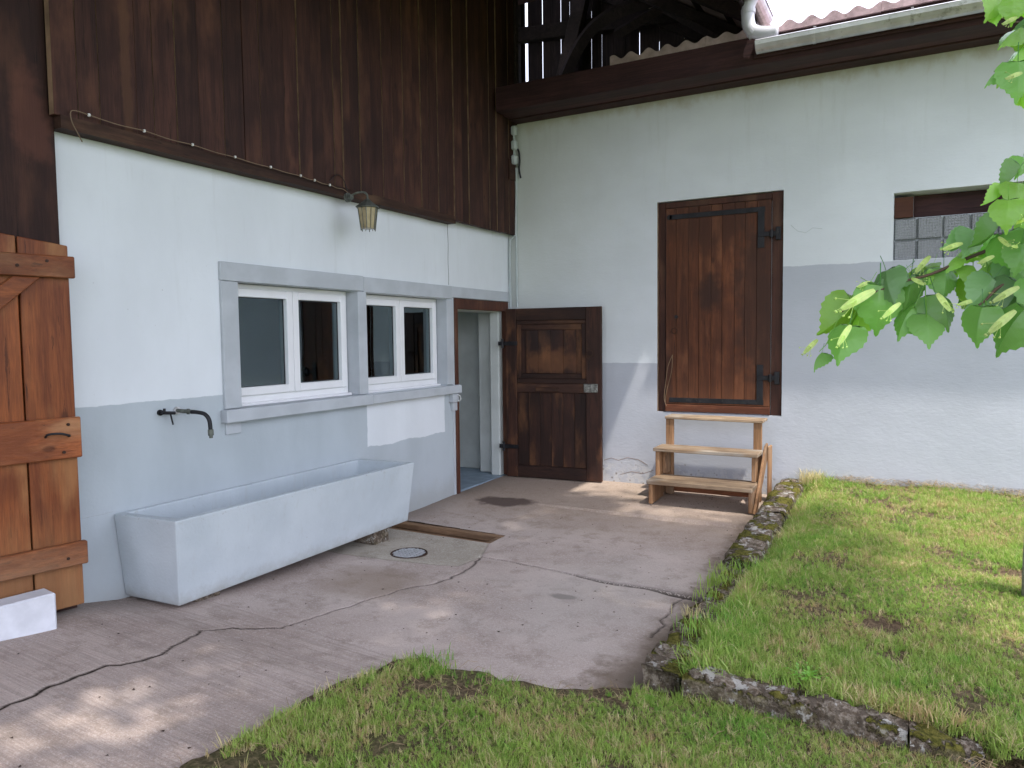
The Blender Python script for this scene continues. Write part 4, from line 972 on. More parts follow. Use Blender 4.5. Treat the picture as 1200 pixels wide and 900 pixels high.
# stopcock
st = thing('stopcock', (0, -4.43, 1.18), 'small black stopcock tap on the grey wall, left of the spout', 'tap')
mk('valve_body', *join([disc((0, -4.43, 1.182), (1, 0, 0), .018, .012, 12), tube([(.01, -4.43, 1.182), (.06, -4.43, 1.182)], .009, 8), tube([(.045, -4.445, 1.183), (.045, -4.36, 1.175)], .010, 8)]), iron, st, smooth=False)
mk('lever', *join([tube([(.045, -4.39, 1.175), (.046, -4.375, 1.105)], .005, 6), tube([(.045, -4.43, 1.18), (.045, -4.43, 1.208)], .008, 6)]), iron, st)
sp = thing('spout_tap', (0, -4.31, 1.18), 'black curved spout tap above the trough', 'tap')
mk('rosette', *disc((0, -4.315, 1.185), (1, 0, 0), .024, .012, 14), MAT['zinc'], sp)
mk('connector', *join([tube([(.01, -4.315, 1.185), (.05, -4.31, 1.182)], .012, 10), tube([(.05, -4.312, 1.182), (.13, -4.29, 1.178)], .013, 10), tube([(.085, -4.302, 1.180), (.095, -4.298, 1.180)], .018, 10)]), MAT['lampmetal'], sp)
mk('spout', *tube(smooth_path([(.115, -4.298, 1.178), (.155, -4.285, 1.176), (.20, -4.27, 1.165), (.228, -4.262, 1.13), (.235, -4.26, 1.07)], 5), .0125, 12), iron, sp, smooth=True)
mk('nozzle', *join([tube([(.235, -4.26, 1.072), (.237, -4.26, 1.035)], .017, 12), tube([(.237, -4.26, 1.035), (.237, -4.26, 1.02)], .011, 12)]), MAT['lampmetal'], sp)

# wall lantern
la = thing('wall_lantern', (.11, -2.82, 2.70), 'small weathered metal wall lantern with amber glass above the windows', 'lantern')
mk('wall_plate', *join([disc((.108, -2.82, 2.705), (1, 0, 0), .036, .02, 14), disc((.128, -2.82, 2.705), (1, 0, 0), .022, .03, 12)]), MAT['lampmetal'], la)
mk('arm', *tube(smooth_path([(.13, -2.82, 2.705), (.18, -2.80, 2.735), (.235, -2.775, 2.742), (.262, -2.765, 2.72), (.265, -2.764, 2.685)], 4), .008, 8), MAT['lampmetal'], la, smooth=True)
lx, ly = .265, -2.764
def frus(r0, r1, z0, z1, n=6, ph=0): 
    vs = [(lx + r * math.cos(2 * math.pi * k / n + ph), ly + r * math.sin(2 * math.pi * k / n + ph), z) for r, z in ((r0, z0), (r1, z1)) for k in range(n)]
    return vs, [tuple(range(n))[::-1], tuple(range(n, 2 * n))] + [(k, (k + 1) % n, n + (k + 1) % n, n + k) for k in range(n)]
mk('lamp_roof', *join([frus(.098, .040, 2.625, 2.665), frus(.040, .014, 2.665, 2.69), frus(.098, .098, 2.620, 2.625)]), MAT['lampmetal'], la)
mk('lamp_glass', *frus(.054, .076, 2.462, 2.618), MAT['lampglass'], la)
for k in range(6):
    a = 2 * math.pi * k / 6; mk('lamp_bar', *tube([(lx + .057 * math.cos(a), ly + .057 * math.sin(a), 2.445), (lx + .080 * math.cos(a), ly + .080 * math.sin(a), 2.62)], .0035, 5), MAT['lampmetal'], la)
    a += math.pi / 6; mk('lamp_bar', *tube([(lx + .052 * math.cos(a), ly + .052 * math.sin(a), 2.45), (lx + .073 * math.cos(a), ly + .073 * math.sin(a), 2.62)], .0025, 5), MAT['lampmetal'], la)
# cable along the trim, with clips
cb = thing('electric_cable', (.12, -4.9, 2.8), 'thin brown cable clipped along the dark trim board', 'cable')
cy = [-4.93, -4.86, -4.54, -4.22, -3.90, -3.60, -3.32, -3.18, -3.02, -2.88]
pts = [(.115, -4.90, 2.66), (.118, -4.925, 2.70), (.116, -4.95, 2.75), (.116, -4.955, 2.80)]
for i, y_ in enumerate(cy):
    pts.append((.122, y_, 2.812 - .006 * i + .002 * math.sin(i)))
    if i < len(cy) - 1 and i: pts.append((.124, (y_ + cy[i + 1]) / 2, 2.803 - .006 * i))
pts += [(.13, -2.83, 2.74)]
mk('wire', *tube(smooth_path(pts, 4), .0028, 6), MAT['cable'], cb, smooth=True)
for i, y_ in enumerate(cy[1:-1]): box('clip', .112, .128, y_ - .006, y_ + .006, 2.806 - .006 * (i + 1), 2.822 - .006 * (i + 1), MAT['clip'], cb, .003)
mk('wire', *tube(smooth_path([(.095, -3.0, 2.80), (.11, -2.93, 2.86), (.11, -2.86, 2.84), (.12, -2.82, 2.75)], 4), .003, 5), MAT['iron'], cb)
# corner: insulators and conduits
for i, z_ in enumerate((3.855, 3.70, 3.545)):
    o = box('insulator', .104, .16, -.135, -.065, z_ - .05, z_ + .05, MAT['conduit'], None, .014); tag(o, ('top', 'middle', 'lowest')[i] + ' of the three pale insulators stacked in the corner under the eaves', 'insulator', 'insulators in the corner')
    if i < 2: o2 = mk('insulator_pin', *tube([(.13, -.10, z_ - .05), (.13, -.10, z_ - .105)], .012, 8), MAT['conduit'], o)
o = mk('corner_conduit', *join([tube([(.118, -.03, 3.47), (.114, -.03, 3.2), (.10, -.03, 2.75), (.03, -.03, 2.70), (.022, -.03, 2.60), (.022, -.03, .09)], .013, 8)]), MAT['conduit'], None); tag(o, 'thin painted conduit running down the inner corner', 'conduit')
o = mk('wall_conduit', *tube([(.10, -.018, 3.40), (.10, -.018, 1.95)], .012, 8), MAT['conduit'], None); tag(o, 'grey conduit on the right wall beside the corner', 'conduit')
vs, fs = tube(smooth_path([(.13, -.03, 3.68), (.16, -.05, 3.64), (.165, -.04, 3.55), (.15, -.03, 3.46), (.165, -.02, 3.36)], 4), .011, 6)
o = mk('cable_bundle', vs, fs, iron, None); tag(o, 'black bundle of wires coming out of the wall by the insulators', 'cable')

# steps
stp = thing('wooden_steps', (2.33, -.5, .07), 'rough wooden steps of three treads below the raised hatch door', 'steps')
SX, SZ = MAT['stepX'], MAT['stepZ']
def tread(x0, x1, y0, y1, z, t, mat, skew=0):
    vs, fs = boxd(x0, x1, y0, y1, z - t, z); vs = [(a, b, c + skew * (a - x0)) for a, b, c in vs]
    vs, fs = bevel_data(vs, fs, .006); return mk('tread', vs, fs, mat, stp)
tread(1.865, 2.80, -.865, -.50, .300, .040, SX, -.002); tread(1.850, 2.80, -.62, -.33, .562, .034, SX, -.004); tread(1.885, 2.80, -.36, -.12, .838, .028, SX, -.006)
gzv = .078
box('leg', 1.880, 1.915, -.845, -.63, gzv, .259, SZ, stp, .004); box('leg', 2.765, 2.797, -.845, -.63, gzv, .257, SZ, stp, .004)
box('leg', 1.868, 1.905, -.60, -.46, gzv, .526, SZ, stp, .004); box('leg', 1.907, 1.945, -.50, -.30, .30 + .003, .526, SZ, stp, .004)
box('leg', 2.745, 2.78, -.60, -.50, .303, .522, SZ, stp, .004)
box('post', 1.892, 1.965, -.345, -.305, gzv, .808, SZ, stp, .004); box('post', 2.712, 2.785, -.345, -.305, gzv, .803, SZ, stp, .004)
prism('cheek_board', [(-.86, gzv), (-.745, gzv), (-.23, .49), (-.23, .61), (-.33, .59)], 0, 2.803, 2.826, SZ, stp, .004)
box('cheek_board', 2.829, 2.850, -.30, -.16, gzv, .585, SZ, stp, .004)
prism('cheek_board', [(-.62, gzv), (-.50, .28), (-.14, .45), (-.14, gzv)], 0, 1.835, 1.862, SZ, stp, .004)
box('back_rail', 1.95, 2.70, -.30, -.275, .10, .20, MAT['stepR'], stp, .004)
# white block at the left
wbk = mk('white_block', *bevel_data([(.02, -5.90, .20), (.24, -5.90, .20), (.285, -5.315, .185), (.215, -5.21, .185), (.02, -5.26, .19), (.02, -5.90, .40), (.24, -5.90, .40), (.285, -5.315, .372), (.215, -5.21, .372), (.02, -5.26, .375)], [(0, 1, 2, 3, 4), (9, 8, 7, 6, 5), (0, 5, 6, 1), (1, 6, 7, 2), (2, 7, 8, 3), (3, 8, 9, 4), (4, 9, 5, 0)], .008, 2), flat('white_painted_block', (.66, .67, .71), .8, var=.08, scale=12, bump=.4), None)
bpy.data.objects.remove(wbk)
F_ = Matrix.Translation(Vector((.285, -5.245, 0))) @ Matrix.Rotation(math.radians(-9), 4, 'Z')
wbk = box('white_block', -.13, .0, -.9, .0, .165, .378, flat('white_painted_block', (.64, .655, .70), .8, var=.08, scale=12, bump=.4), None, .008, F_)
tag(wbk, 'white painted concrete block lying in front of the orange plank door', 'block')
# drain cover
dc = thing('drain_cover', (.76, -2.97, .03), 'round metal drain grate set in the concrete near the trough', 'drain cover')
zc = gz(.76, -2.97) + .003; dcx, dcy, rr = .765, -3.0, .135
n = 32; vs, fs = [], []
for r_, z_ in ((rr - .02, zc + .004), (rr, zc + .006), (rr + .004, zc - .02), (rr - .02, zc - .02)):
    vs += [(dcx + r_ * math.cos(2 * math.pi * k / n), dcy + r_ * math.sin(2 * math.pi * k / n), z_) for k in range(n)]
for q in range(4):
    for k in range(n): fs.append((q * n + k, q * n + (k + 1) % n, ((q + 1) % 4) * n + (k + 1) % n, ((q + 1) % 4) * n + k))
mk('rim', vs, fs, MAT['rust'], dc)
mk('drain_pit', *disc((dcx, dcy, zc + .0012), (0, 0, -1), rr - .018, .02, 24), MAT['gasket'], dc)
for k in range(-3, 4):
    d_ = k * .032; hl = math.sqrt(max(0, (rr - .02) ** 2 - d_ * d_))
    box('grate_bar', dcx + d_ - .0085, dcx + d_ + .0085, dcy - hl, dcy + hl, zc + .0022, zc + .0065, MAT['zinc'], dc, 0)
    box('grate_bar', dcx - hl, dcx + hl, dcy + d_ - .0085, dcy + d_ + .0085, zc + .0018, zc + .0058, MAT['zinc'], dc, 0)
# timber in the channel
F2 = Matrix.Translation(Vector((.02, -2.205, 0))) @ Matrix.Rotation(math.radians(-1.8), 4, 'Z')
gt_ = gz(.6, -2.3)
pcs = [bevel_data(*boxd(.0, 1.12, -.245, -.004, -.04, gt_ - .062), .008), bevel_data(*boxd(.0, 1.12, -.045, .012, gt_ - .060, gt_ - .008), .006), bevel_data(*boxd(1.085, 1.135, -.29, -.047, gt_ - .060, gt_ - .008), .006), bevel_data(*boxd(.0, 1.083, -.245, -.17, gt_ - .060, gt_ - .026), .008)]
tb = thing('channel_timber', (.55, -2.3, .0), 'weathered timbers lining the slot in the concrete by the trough', 'timber')
for p_ in pcs: mk('timber_board', [F2 @ v for v in p_[0]], p_[1], MAT['timber'], tb)

# litter at the wall foot, crumbs and straw
def scat_bits(name, pts, smin, smax, mat, label, cat='debris', flatk=.5):
    vs, fs = [], []
    for (x_, y_, z_) in pts:
        s_ = random.uniform(smin, smax); k = len(vs); a = random.uniform(0, 6.28)
        for (u, v, w_) in ((1, 0, 0), (-.5, .8, 0), (-.6, -.7, 0), (0, 0, flatk), (0, 0, -.3)):
            uu, vv = u * random.uniform(.7, 1.3), v * random.uniform(.7, 1.3)
            vs.append((x_ + s_ * (uu * math.cos(a) - vv * math.sin(a)), y_ + s_ * (uu * math.sin(a) + vv * math.cos(a)), z_ + s_ * w_))
        fs += [(k, k + 1, k + 3), (k + 1, k + 2, k + 3), (k + 2, k, k + 3), (k + 1, k, k + 4), (k + 2, k + 1, k + 4), (k, k + 2, k + 4)]
    o = mk(name, vs, fs, mat, None); return tag(o, label, cat, kind='stuff')
P = []
for _ in range(260):
    y_ = random.uniform(-5.0, -4.2); x_ = abs(random.gauss(0, .07)) + .01 - (0 if y_ < -4.72 else 0); P.append((x_, y_, gz(x_, y_)))
for _ in range(140): x_ = random.uniform(1.15, 2.9); y_ = -abs(random.gauss(0, .05)) - .005; P.append((x_, y_, gz(x_, y_)))
for _ in range(200): x_ = random.uniform(1.3, 2.85); y_ = np.interp(x_, [q[0] for q in joint], [q[1] for q in joint]) + random.gauss(0, .012); P.append((x_, float(y_), gz(x_, y_) - .008))
scat_bits('mortar_crumbs', P, .003, .009, MAT['conc'], 'small mortar crumbs along the wall foot and the slab joint')
P = [(random.uniform(.3, 2.9), random.uniform(-6, -.1)) for _ in range(220)]
P += [(random.gauss(2.3, .3), random.gauss(-.5, .2)) for _ in range(50)]
scat_bits('leaf_litter', [(a, b, gz(a, b) + .003) for a, b in P if a < 2.85 and not (a < 1.15 and -2.5 < b < -2.18)], .003, .010, MAT['rust'], 'tiny brown leaf crumbs scattered over the concrete', flatk=.25)
# dry straw wisps on the lawns
vs, fs = [], []
def wisp(x_, y_, z_, L, wd=.0009):
    a = random.uniform(0, 6.28); b = a + random.uniform(-.6, .6); k = len(vs); z1_ = random.uniform(.005, .03)
    p = [(x_, y_, z_), (x_ + L * .5 * math.cos(a), y_ + L * .5 * math.sin(a), z_ + z1_), (x_ + L * .5 * math.cos(a) + L * .5 * math.cos(b), y_ + L * .5 * math.sin(a) + L * .5 * math.sin(b), z_ + z1_ * .4)]
    nx, ny = -math.sin(a) * wd, math.cos(a) * wd
    for q in p: vs.extend([(q[0] - nx, q[1] - ny, q[2]), (q[0] + nx, q[1] + ny, q[2] + .001)])
    fs.extend([(k, k + 1, k + 3, k + 2), (k + 2, k + 3, k + 5, k + 4)])
for _ in range(2600):
    x_, y_ = random.uniform(1.75, 5), random.uniform(-6.6, -4.3); s_ = float(sdist(np.array([x_]), np.array([y_]))[0])
    if s_ > .0: wisp(x_, y_, float(zlawn_f(np.array([x_]), np.array([y_]))[0]) + .004, random.uniform(.03, .10))
for _ in range(1800):
    x_, y_ = random.uniform(3.15, 5.2), random.uniform(-4.3, -.02); wisp(x_, y_, float(zlawn_r(np.array([x_]), np.array([y_]))[0]) + .004, random.uniform(.03, .09))
for _ in range(900):
    x_ = random.uniform(3.1, 5.2); y_ = -abs(random.gauss(0, .06)) - .01; wisp(x_, y_, float(zlawn_r(np.array([x_]), np.array([y_]))[0]) + random.uniform(.005, .05), random.uniform(.04, .14))
for _ in range(700):
    x_ = random.uniform(4.1, 4.5); y_ = random.gauss(-4.33, .06); wisp(x_, y_, float(zlawn_f(np.array([x_]), np.array([y_]))[0]) + .01, random.uniform(.04, .14))
o = mk('dry_straw', vs, fs, MAT['straw'], None); tag(o, 'dry yellow grass stalks lying in the lawns', 'dry grass', kind='stuff')

# weeds: broad leaved clumps and tall grass tussocks
def weed(x_, y_, z_, n, L, label):
    vs, fs = [], []
    for _ in range(n):
        a = random.uniform(0, 6.28); r = random.uniform(.01, L); h_ = random.uniform(.3, 1) * L * .7; s_ = random.uniform(.007, .014); c = Vector((x_ + r * math.cos(a), y_ + r * math.sin(a), z_ + h_))
        u = Vector((math.cos(a), math.sin(a), random.uniform(-.3, .5))).normalized(); v = u.cross(Vector((0, 0, 1))).normalized(); k = len(vs)
        vs.extend([c - u * s_, c + v * s_ * .6 - u * s_ * .1, c + u * s_, c - v * s_ * .6 - u * s_ * .1, Vector((x_, y_, z_)), c - u * s_ + v * .001]); fs.extend([(k, k + 1, k + 2, k + 3), (k + 4, k, k + 5)])
    o = mk('weed', vs, fs, MAT['leafb'], None); tag(o, label, 'weed')
weed(3.62, -4.14, .17, 70, .08, 'small leafy green weed growing just behind the front kerb')
def tussock(x_, y_, z_, n, L, label, sp=.06):
    vs, fs = [], []
    for _ in range(n):
        a = random.uniform(0, 6.28); r0 = random.gauss(0, sp * .5); r1 = random.gauss(0, sp * .5); l_ = random.uniform(.5, 1) * L; le = random.uniform(.1, .6) * l_; dx, dy = math.cos(a), math.sin(a); w_ = .0022; k = len(vs)
        for f, ww in ((0, 1), (.5, .8), (.85, .5), (1, .1)):
            c = (x_ + r0 + dx * le * f * f, y_ + r1 + dy * le * f * f, z_ + l_ * f * (1 - .2 * f)); vs.extend([(c[0] + dy * w_ * ww, c[1] - dx * w_ * ww, c[2]), (c[0] - dy * w_ * ww, c[1] + dx * w_ * ww, c[2])])
        for q in range(3): fs.append((k + 2 * q, k + 2 * q + 1, k + 2 * q + 3, k + 2 * q + 2))
    o = mk('grass_tussock', vs, fs, MAT['grass'], None); tag(o, label, 'grass tuft', 'grass tufts over the kerb' if 'ragged' in label else None, 'stuff')
tussock(3.20, -.10, .24, 260, .17, 'tall bright grass tussock against the wall at the kerb end', .12)
tussock(3.02, -3.02, .14, 150, .13, 'bright grass tuft growing on the sunken kerb stone', .09)
tussock(3.12, -3.85, .18, 120, .12, 'grass tuft on the near kerb corner beside the lawn', .12)
tussock(3.17, -2.8, .16, 160, .14, 'grass tuft on the lawn side where the kerb drops', .12)
for i, (a_, b_) in enumerate(((3.01, -3.30), (3.10, -3.48), (3.02, -3.62), (3.10, -4.10), (3.28, -4.20), (3.50, -4.22), (3.72, -4.24), (3.92, -4.24), (4.08, -4.25), (3.0, -2.78))):
    fr_ = b_ < -4.15
    tussock(a_, b_ + (.03 if fr_ else 0), .19 if fr_ else .165, 60, .05 if fr_ else .075, 'ragged grass growing over the edge of the kerb', .09 if fr_ else .08)
tussock(2.0, -4.53, .07, 140, .07, 'green grass tuft at the tip of the front lawn', .12)

# ------------------------------------------------------------------ LINDEN TREE
tree = thing('linden_tree', (6.35, -5.1, .12), 'linden tree at the right, its leafy branches hanging into view', 'tree')
# heart shaped leaf: local x across, y along to the tip, unit width 1
def leaf_mesh(name, mat, fold=.18, curl=.25, seed=0):
    rnd_ = random.Random(seed)
    half = [(0, 0), (.16, -.10), (.34, -.10), (.47, .02), (.52, .20), (.50, .40), (.42, .58), (.30, .74), (.17, .88), (.07, 1.0), (.0, 1.16)]
    pts = [(x_ * (1 + rnd_.uniform(-.05, .05)), y_) for x_, y_ in half]
    # serration
    rim = []
    for (a, b) in zip(pts[:-1], pts[1:]):
        rim.append(a); mx, my = (a[0] + b[0]) / 2, (a[1] + b[1]) / 2; rim.append((mx * 1.075 + .006, my + .035))
    rim.append(pts[-1])
    def zf(x_, y_): return -fold * abs(x_) + .0 - curl * (y_ - .4) ** 2 + .02 * math.sin(y_ * 14 + x_ * 9) * abs(x_) * 2
    vs, fs = [], []; mid = [(0, max(0, min(1.16, q[1]))) for q in rim]
    for s_ in (1, -1):
        k = len(vs)
        for (x_, y_), (m0, m1) in zip(rim, mid):
            vs.append((s_ * x_, y_, zf(x_, y_))); vs.append((s_ * x_ * .5, (y_ + m1) / 2, zf(x_ * .5, (y_ + m1) / 2))); vs.append((0, m1, zf(0, m1)))
        for i in range(len(rim) - 1):
            for q in (0, 1):
                f = (k + i * 3 + q, k + i * 3 + q + 1, k + (i + 1) * 3 + q + 1, k + (i + 1) * 3 + q); fs.append(f if s_ > 0 else f[::-1])
    # petiole
    tv, tf = tube([(0, 0, zf(0, 0)), (.01, -.25, -.02), (.03, -.5, .06)], .012, 4); k = len(vs); vs += [tuple(v) for v in tv]; fs += [tuple(i + k for i in f) for f in tf]
    me = bpy.data.meshes.new(name); me.from_pydata(vs, [], fs); me.materials.append(mat); me.polygons.foreach_set('use_smooth', [True] * len(me.polygons)); me.update(); return me
LM = {}
for key in ('leaf', 'leafb', 'leafblue'): LM[key] = [leaf_mesh('leaf', MAT[key], f_, c_, i) for i, (f_, c_) in enumerate(((.34, .40), (.70, .5), (.15, .45), (.95, .5)))]
def bract_mesh():
    vs, fs = [], []; n = 12
    for i in range(n + 1):
        t = i / n; wd = .13 * math.sin(math.pi * min(1, t * .87 + .07)) ** .5; vs += [(-wd, t, .05 * math.sin(t * 4)), (0, t, .05 * math.sin(t * 4) + .02), (wd, t, .05 * math.sin(t * 4))]
    for i in range(n):
        for q in (0, 1): fs.append((i * 3 + q, i * 3 + q + 1, i * 3 + q + 4, i * 3 + q + 3))
    for s_ in range(6):
        a = random.uniform(-.5, .5); p = [(0, .5, .03), (a * .3, .75, .12), (a * .8, 1.0 + .1 * (s_ % 3), .2)]; tv, tf = tube(p, .008, 4); k = len(vs); vs += [tuple(v) for v in tv]; fs += [tuple(i + k for i in f) for f in tf]
        c = Vector(p[-1]); tv, tf = tube([c, c + Vector((0, .05, .01))], [.03, .03], 6); k = len(vs); vs += [tuple(v) for v in tv]; fs += [tuple(i + k for i in f) for f in tf]
    me = bpy.data.meshes.new('bract'); me.from_pydata(vs, [], fs); me.materials.append(MAT['bract']); me.polygons.foreach_set('use_smooth', [True] * len(me.polygons)); return me
BR = bract_mesh()
def unp(px, py, d):
    v = AX @ np.array([px - 600, py - 450, 864.0]); v = v / np.linalg.norm(v); return CAM + Vector(v) * d
TW = WL[tree.name]
def place(me, name, base, tip_dir, normal, size, width=1.0):
    y = tip_dir.normalized(); z = (normal - y * normal.dot(y)).normalized(); x = y.cross(z)
    Mx = Matrix((x * size * width, y * size, z * size)).transposed().to_4x4(); Mx.translation = base - TW
    o = bpy.data.objects.new(name, me); C.objects.link(o); o.parent = tree; o.matrix_local = Mx; return o
# (centre x, centre y, width px, tip x, tip y, depth m, kind, shape, turn away from the lens)
LV = [(1030, 362, 50, 1028, 394, 1.60, 'leaf', 0, .1), (987, 401, 42, 974, 434, 1.57, 'leaf', 0, .2), (956, 421, 24, 946, 436, 1.58, 'leaf', 3, 1.1), (984, 374, 46, 968, 388, 1.66, 'leafb', 1, .3),
      (1006, 378, 30, 1001, 392, 1.68, 'leafb', 1, .3), (1006, 341, 30, 993, 352, 1.65, 'leafb', 1, .6), (1041, 322, 34, 1028, 327, 1.62, 'leafblue', 1, .8), (1040, 334, 38, 1043, 350, 1.60, 'leafblue', 0, .5),
      (1066, 342, 36, 1063, 364, 1.62, 'leaf', 1, .2), (1061, 372, 40, 1044, 398, 1.60, 'leaf', 1, .4), (1031, 344, 34, 1040, 352, 1.69, 'leafb', 1, .4), (1088, 384, 36, 1091, 404, 1.58, 'leaf', 0, .15),
      (1107, 362, 38, 1118, 384, 1.60, 'leaf', 1, .5), (1146, 381, 38, 1141, 408, 1.55, 'leaf', 0, .1), (1182, 386, 48, 1160, 416, 1.53, 'leaf', 1, .2), (1108, 329, 32, 1109, 348, 1.64, 'leaf', 1, .3),
      (1152, 342, 38, 1138, 358, 1.60, 'leafblue', 0, .3), (1134, 340, 32, 1130, 356, 1.68, 'leafb', 0, .4), (1182, 357, 46, 1168, 376, 1.60, 'leafblue', 1, .3), (1180, 292, 40, 1186, 312, 1.60, 'leaf', 0, .3),
      (1188, 322, 36, 1182, 336, 1.64, 'leafblue', 1, .3), (1152, 312, 34, 1134, 322, 1.66, 'leafb', 3, .9), (1123, 286, 26, 1106, 294, 1.66, 'leafblue', 1, .8), (1138, 283, 30, 1134, 296, 1.65, 'leafblue', 0, .5),
      (1160, 277, 32, 1150, 286, 1.62, 'leaf', 1, .9), (1195, 302, 30, 1192, 318, 1.57, 'leaf', 0, .2), (1130, 296, 26, 1122, 304, 1.7, 'leafb', 1, .6), (1180, 251, 31, 1178, 274, 1.50, 'leafb', 2, .0),
      (1192, 227, 30, 1191, 242, 1.55, 'leafb', 2, .2), (1168, 233, 22, 1150, 246, 1.56, 'leafb', 3, .9), (1188, 208, 26, 1178, 220, 1.6, 'leaf', 3, .9), (1197, 195, 20, 1194, 206, 1.62, 'leaf', 1, .4),
      (1196, 262, 28, 1190, 278, 1.66, 'leafb', 1, .4), (1166, 7, 26, 1161, 18, 1.6, 'leafb', 2, .3), (1187, 12, 22, 1186, 26, 1.58, 'leafb', 2, .1), (1167, 20, 14, 1166, 30, 1.6, 'leafb', 2, .2),
      (1184, 40, 24, 1170, 50, 1.62, 'leafb', 1, .4), (1165, 86, 22, 1144, 102, 1.6, 'leaf', 3, .7), (1176, 82, 26, 1164, 98, 1.66, 'leafb', 1, .5), (1194, 92, 36, 1194, 112, 1.58, 'leaf', 0, .2),
      (1190, 66, 30, 1180, 78, 1.62, 'leafb', 1, .5), (1198, 46, 26, 1195, 60, 1.66, 'leafb', 2, .3), (1197, 112, 20, 1196, 122, 1.7, 'leafb', 1, .3), (1198, 4, 26, 1202, 20, 1.66, 'leafb', 1, .3)]
lr = random.Random(5)
for _ in range(18):
    x_ = lr.uniform(1140, 1215); y_ = lr.uniform(285, 375); LV.append((x_, y_, lr.uniform(24, 38), x_ + lr.uniform(-14, 4), y_ + lr.uniform(8, 20), lr.uniform(1.62, 1.85), lr.choice(['leaf', 'leafb', 'leafblue', 'leafb']), lr.randrange(3), lr.uniform(.1, .8)))
for _ in range(12):
    x_ = lr.uniform(1040, 1120); y_ = 330 - (x_ - 1060) * .3 + lr.uniform(-6, 12); LV.append((x_, y_, lr.uniform(16, 26), x_ + lr.uniform(-12, 4), y_ + lr.uniform(6, 12), lr.uniform(1.64, 1.78), lr.choice(['leafb', 'leafblue', 'leafb']), lr.randrange(3), lr.uniform(.3, .9)))
for _ in range(70):    # the same branches go on to the right of the picture
    x_ = lr.uniform(1205, 1420); y_ = lr.uniform(-60, 400); LV.append((x_, y_, lr.uniform(28, 44), x_ + lr.uniform(-14, 8), y_ + lr.uniform(10, 22), lr.uniform(1.5, 1.95), lr.choice(['leaf', 'leafb', 'leafblue']), lr.randrange(3), lr.uniform(0, .8)))
for (cx_, cy_, wp, tx, ty, d_, kd, sh, turn) in LV:
    cpt, tpt = unp(cx_, cy_, d_), unp(tx, ty, d_ - .012); view = (CAM - cpt).normalized(); td = (tpt - cpt)
    if td.length < .012: td = td.normalized() * .012
    size = wp * d_ / 864 * .93; tdn = td.normalized(); side = tdn.cross(view).normalized()
    turn += lr.uniform(0, .25); nrm = (view * math.cos(turn) + side * math.sin(turn) * lr.choice((-1, 1)) + Vector((0, 0, .25))).normalized()
    tdn = (tdn + view * lr.uniform(-.25, .25) + Vector((0, 0, -.05))).normalized()
    place(LM[kd][sh], 'leaf', cpt - tdn * size * .52, tdn, nrm, size, {3: .8}.get(sh, 1))
for (x0_, y0_, x1_, y1_, d_) in ((1025, 340, 988, 361, 1.57), (1055, 355, 1036, 371, 1.55), (997, 381, 983, 403, 1.54), (958, 398, 943, 413, 1.6), (1068, 326, 1082, 333, 1.6), (1020, 330, 1006, 336, 1.6), (1098, 344, 1113, 363, 1.55), (1194, 336, 1166, 352, 1.52),
                                 (1190, 364, 1161, 388, 1.5), (1128, 285, 1106, 292, 1.6), (1142, 352, 1124, 357, 1.58), (1170, 278, 1182, 288, 1.52), (1190, 262, 1200, 258, 1.5), (1186, 288, 1192, 290, 1.5), (1198, 85, 1180, 92, 1.55), (1192, 20, 1176, 28, 1.56), (1090, 300, 1074, 318, 1.66), (1165, 300, 1148, 308, 1.55)):
    a, b = unp(x0_, y0_, d_ + .02), unp(x1_, y1_, d_); v_ = (CAM - b).normalized(); L = (b - a).length * 1.05
    place(BR, 'bract', a, (b - a), (v_ + Vector((0, 0, .2))).normalized(), L, .95)
def tw(pts, r0, r1, n=6): 
    vs, fs = tube(smooth_path(pts, 3), r0, n, True, r1); return vs, fs
ax_ = [unp(1700, 60, 2.9), unp(1420, 190, 2.2), unp(1290, 235, 1.9), unp(1200, 275, 1.75), unp(1163, 291, 1.70), unp(1128, 305, 1.67), unp(1092, 321, 1.64), unp(1065, 328, 1.62), unp(1045, 335, 1.61), unp(1012, 348, 1.60), unp(986, 366, 1.59)]
mk('twig', *tw(ax_, .0055, .0011), MAT['twig'], tree, smooth=True)
mk('twig', *tw([unp(1420, 190, 2.2), unp(1300, 330, 1.8), unp(1210, 335, 1.66), unp(1175, 334, 1.62), unp(1155, 352, 1.6), unp(1140, 362, 1.59)], .006, .0012), MAT['twig'], tree, smooth=True)
mk('twig', *tw([unp(1700, 60, 2.9), unp(1420, 40, 2.0), unp(1300, 30, 1.75), unp(1200, 28, 1.66), unp(1176, 20, 1.63)], .007, .0012), MAT['twig'], tree, smooth=True)
mk('twig', *tw([unp(1420, 40, 2.0), unp(1290, 60, 1.8), unp(1215, 70, 1.7), unp(1185, 72, 1.65), unp(1165, 84, 1.62)], .005, .001), MAT['twig'], tree, smooth=True)
mk('twig', *tw([unp(1290, 235, 1.9), unp(1230, 235, 1.75), unp(1200, 236, 1.62), unp(1175, 240, 1.56)], .004, .001), MAT['twig'], tree, smooth=True)
vs, fs = [], []
for (a, b, c, d, dd) in ((1083, 333, 1073, 358, 1.6), (1084, 330, 1086, 372, 1.59), (1076, 358, 1066, 362, 1.6), (1155, 352, 1157, 366, 1.56), (1012, 348, 1000, 372, 1.6), (1045, 336, 1050, 330, 1.6), (1155, 296, 1158, 320, 1.64), (1000, 372, 990, 385, 1.58), (986, 366, 968, 404, 1.59), (968, 404, 960, 412, 1.58)):
    t_ = tube([unp(a, b, dd + .02), unp(c, d, dd)], .0009, 4); k = len(vs); vs += t_[0]; fs += [tuple(i + k for i in f) for f in t_[1]]
mk('stalks', vs, fs, MAT['leafb'], tree)
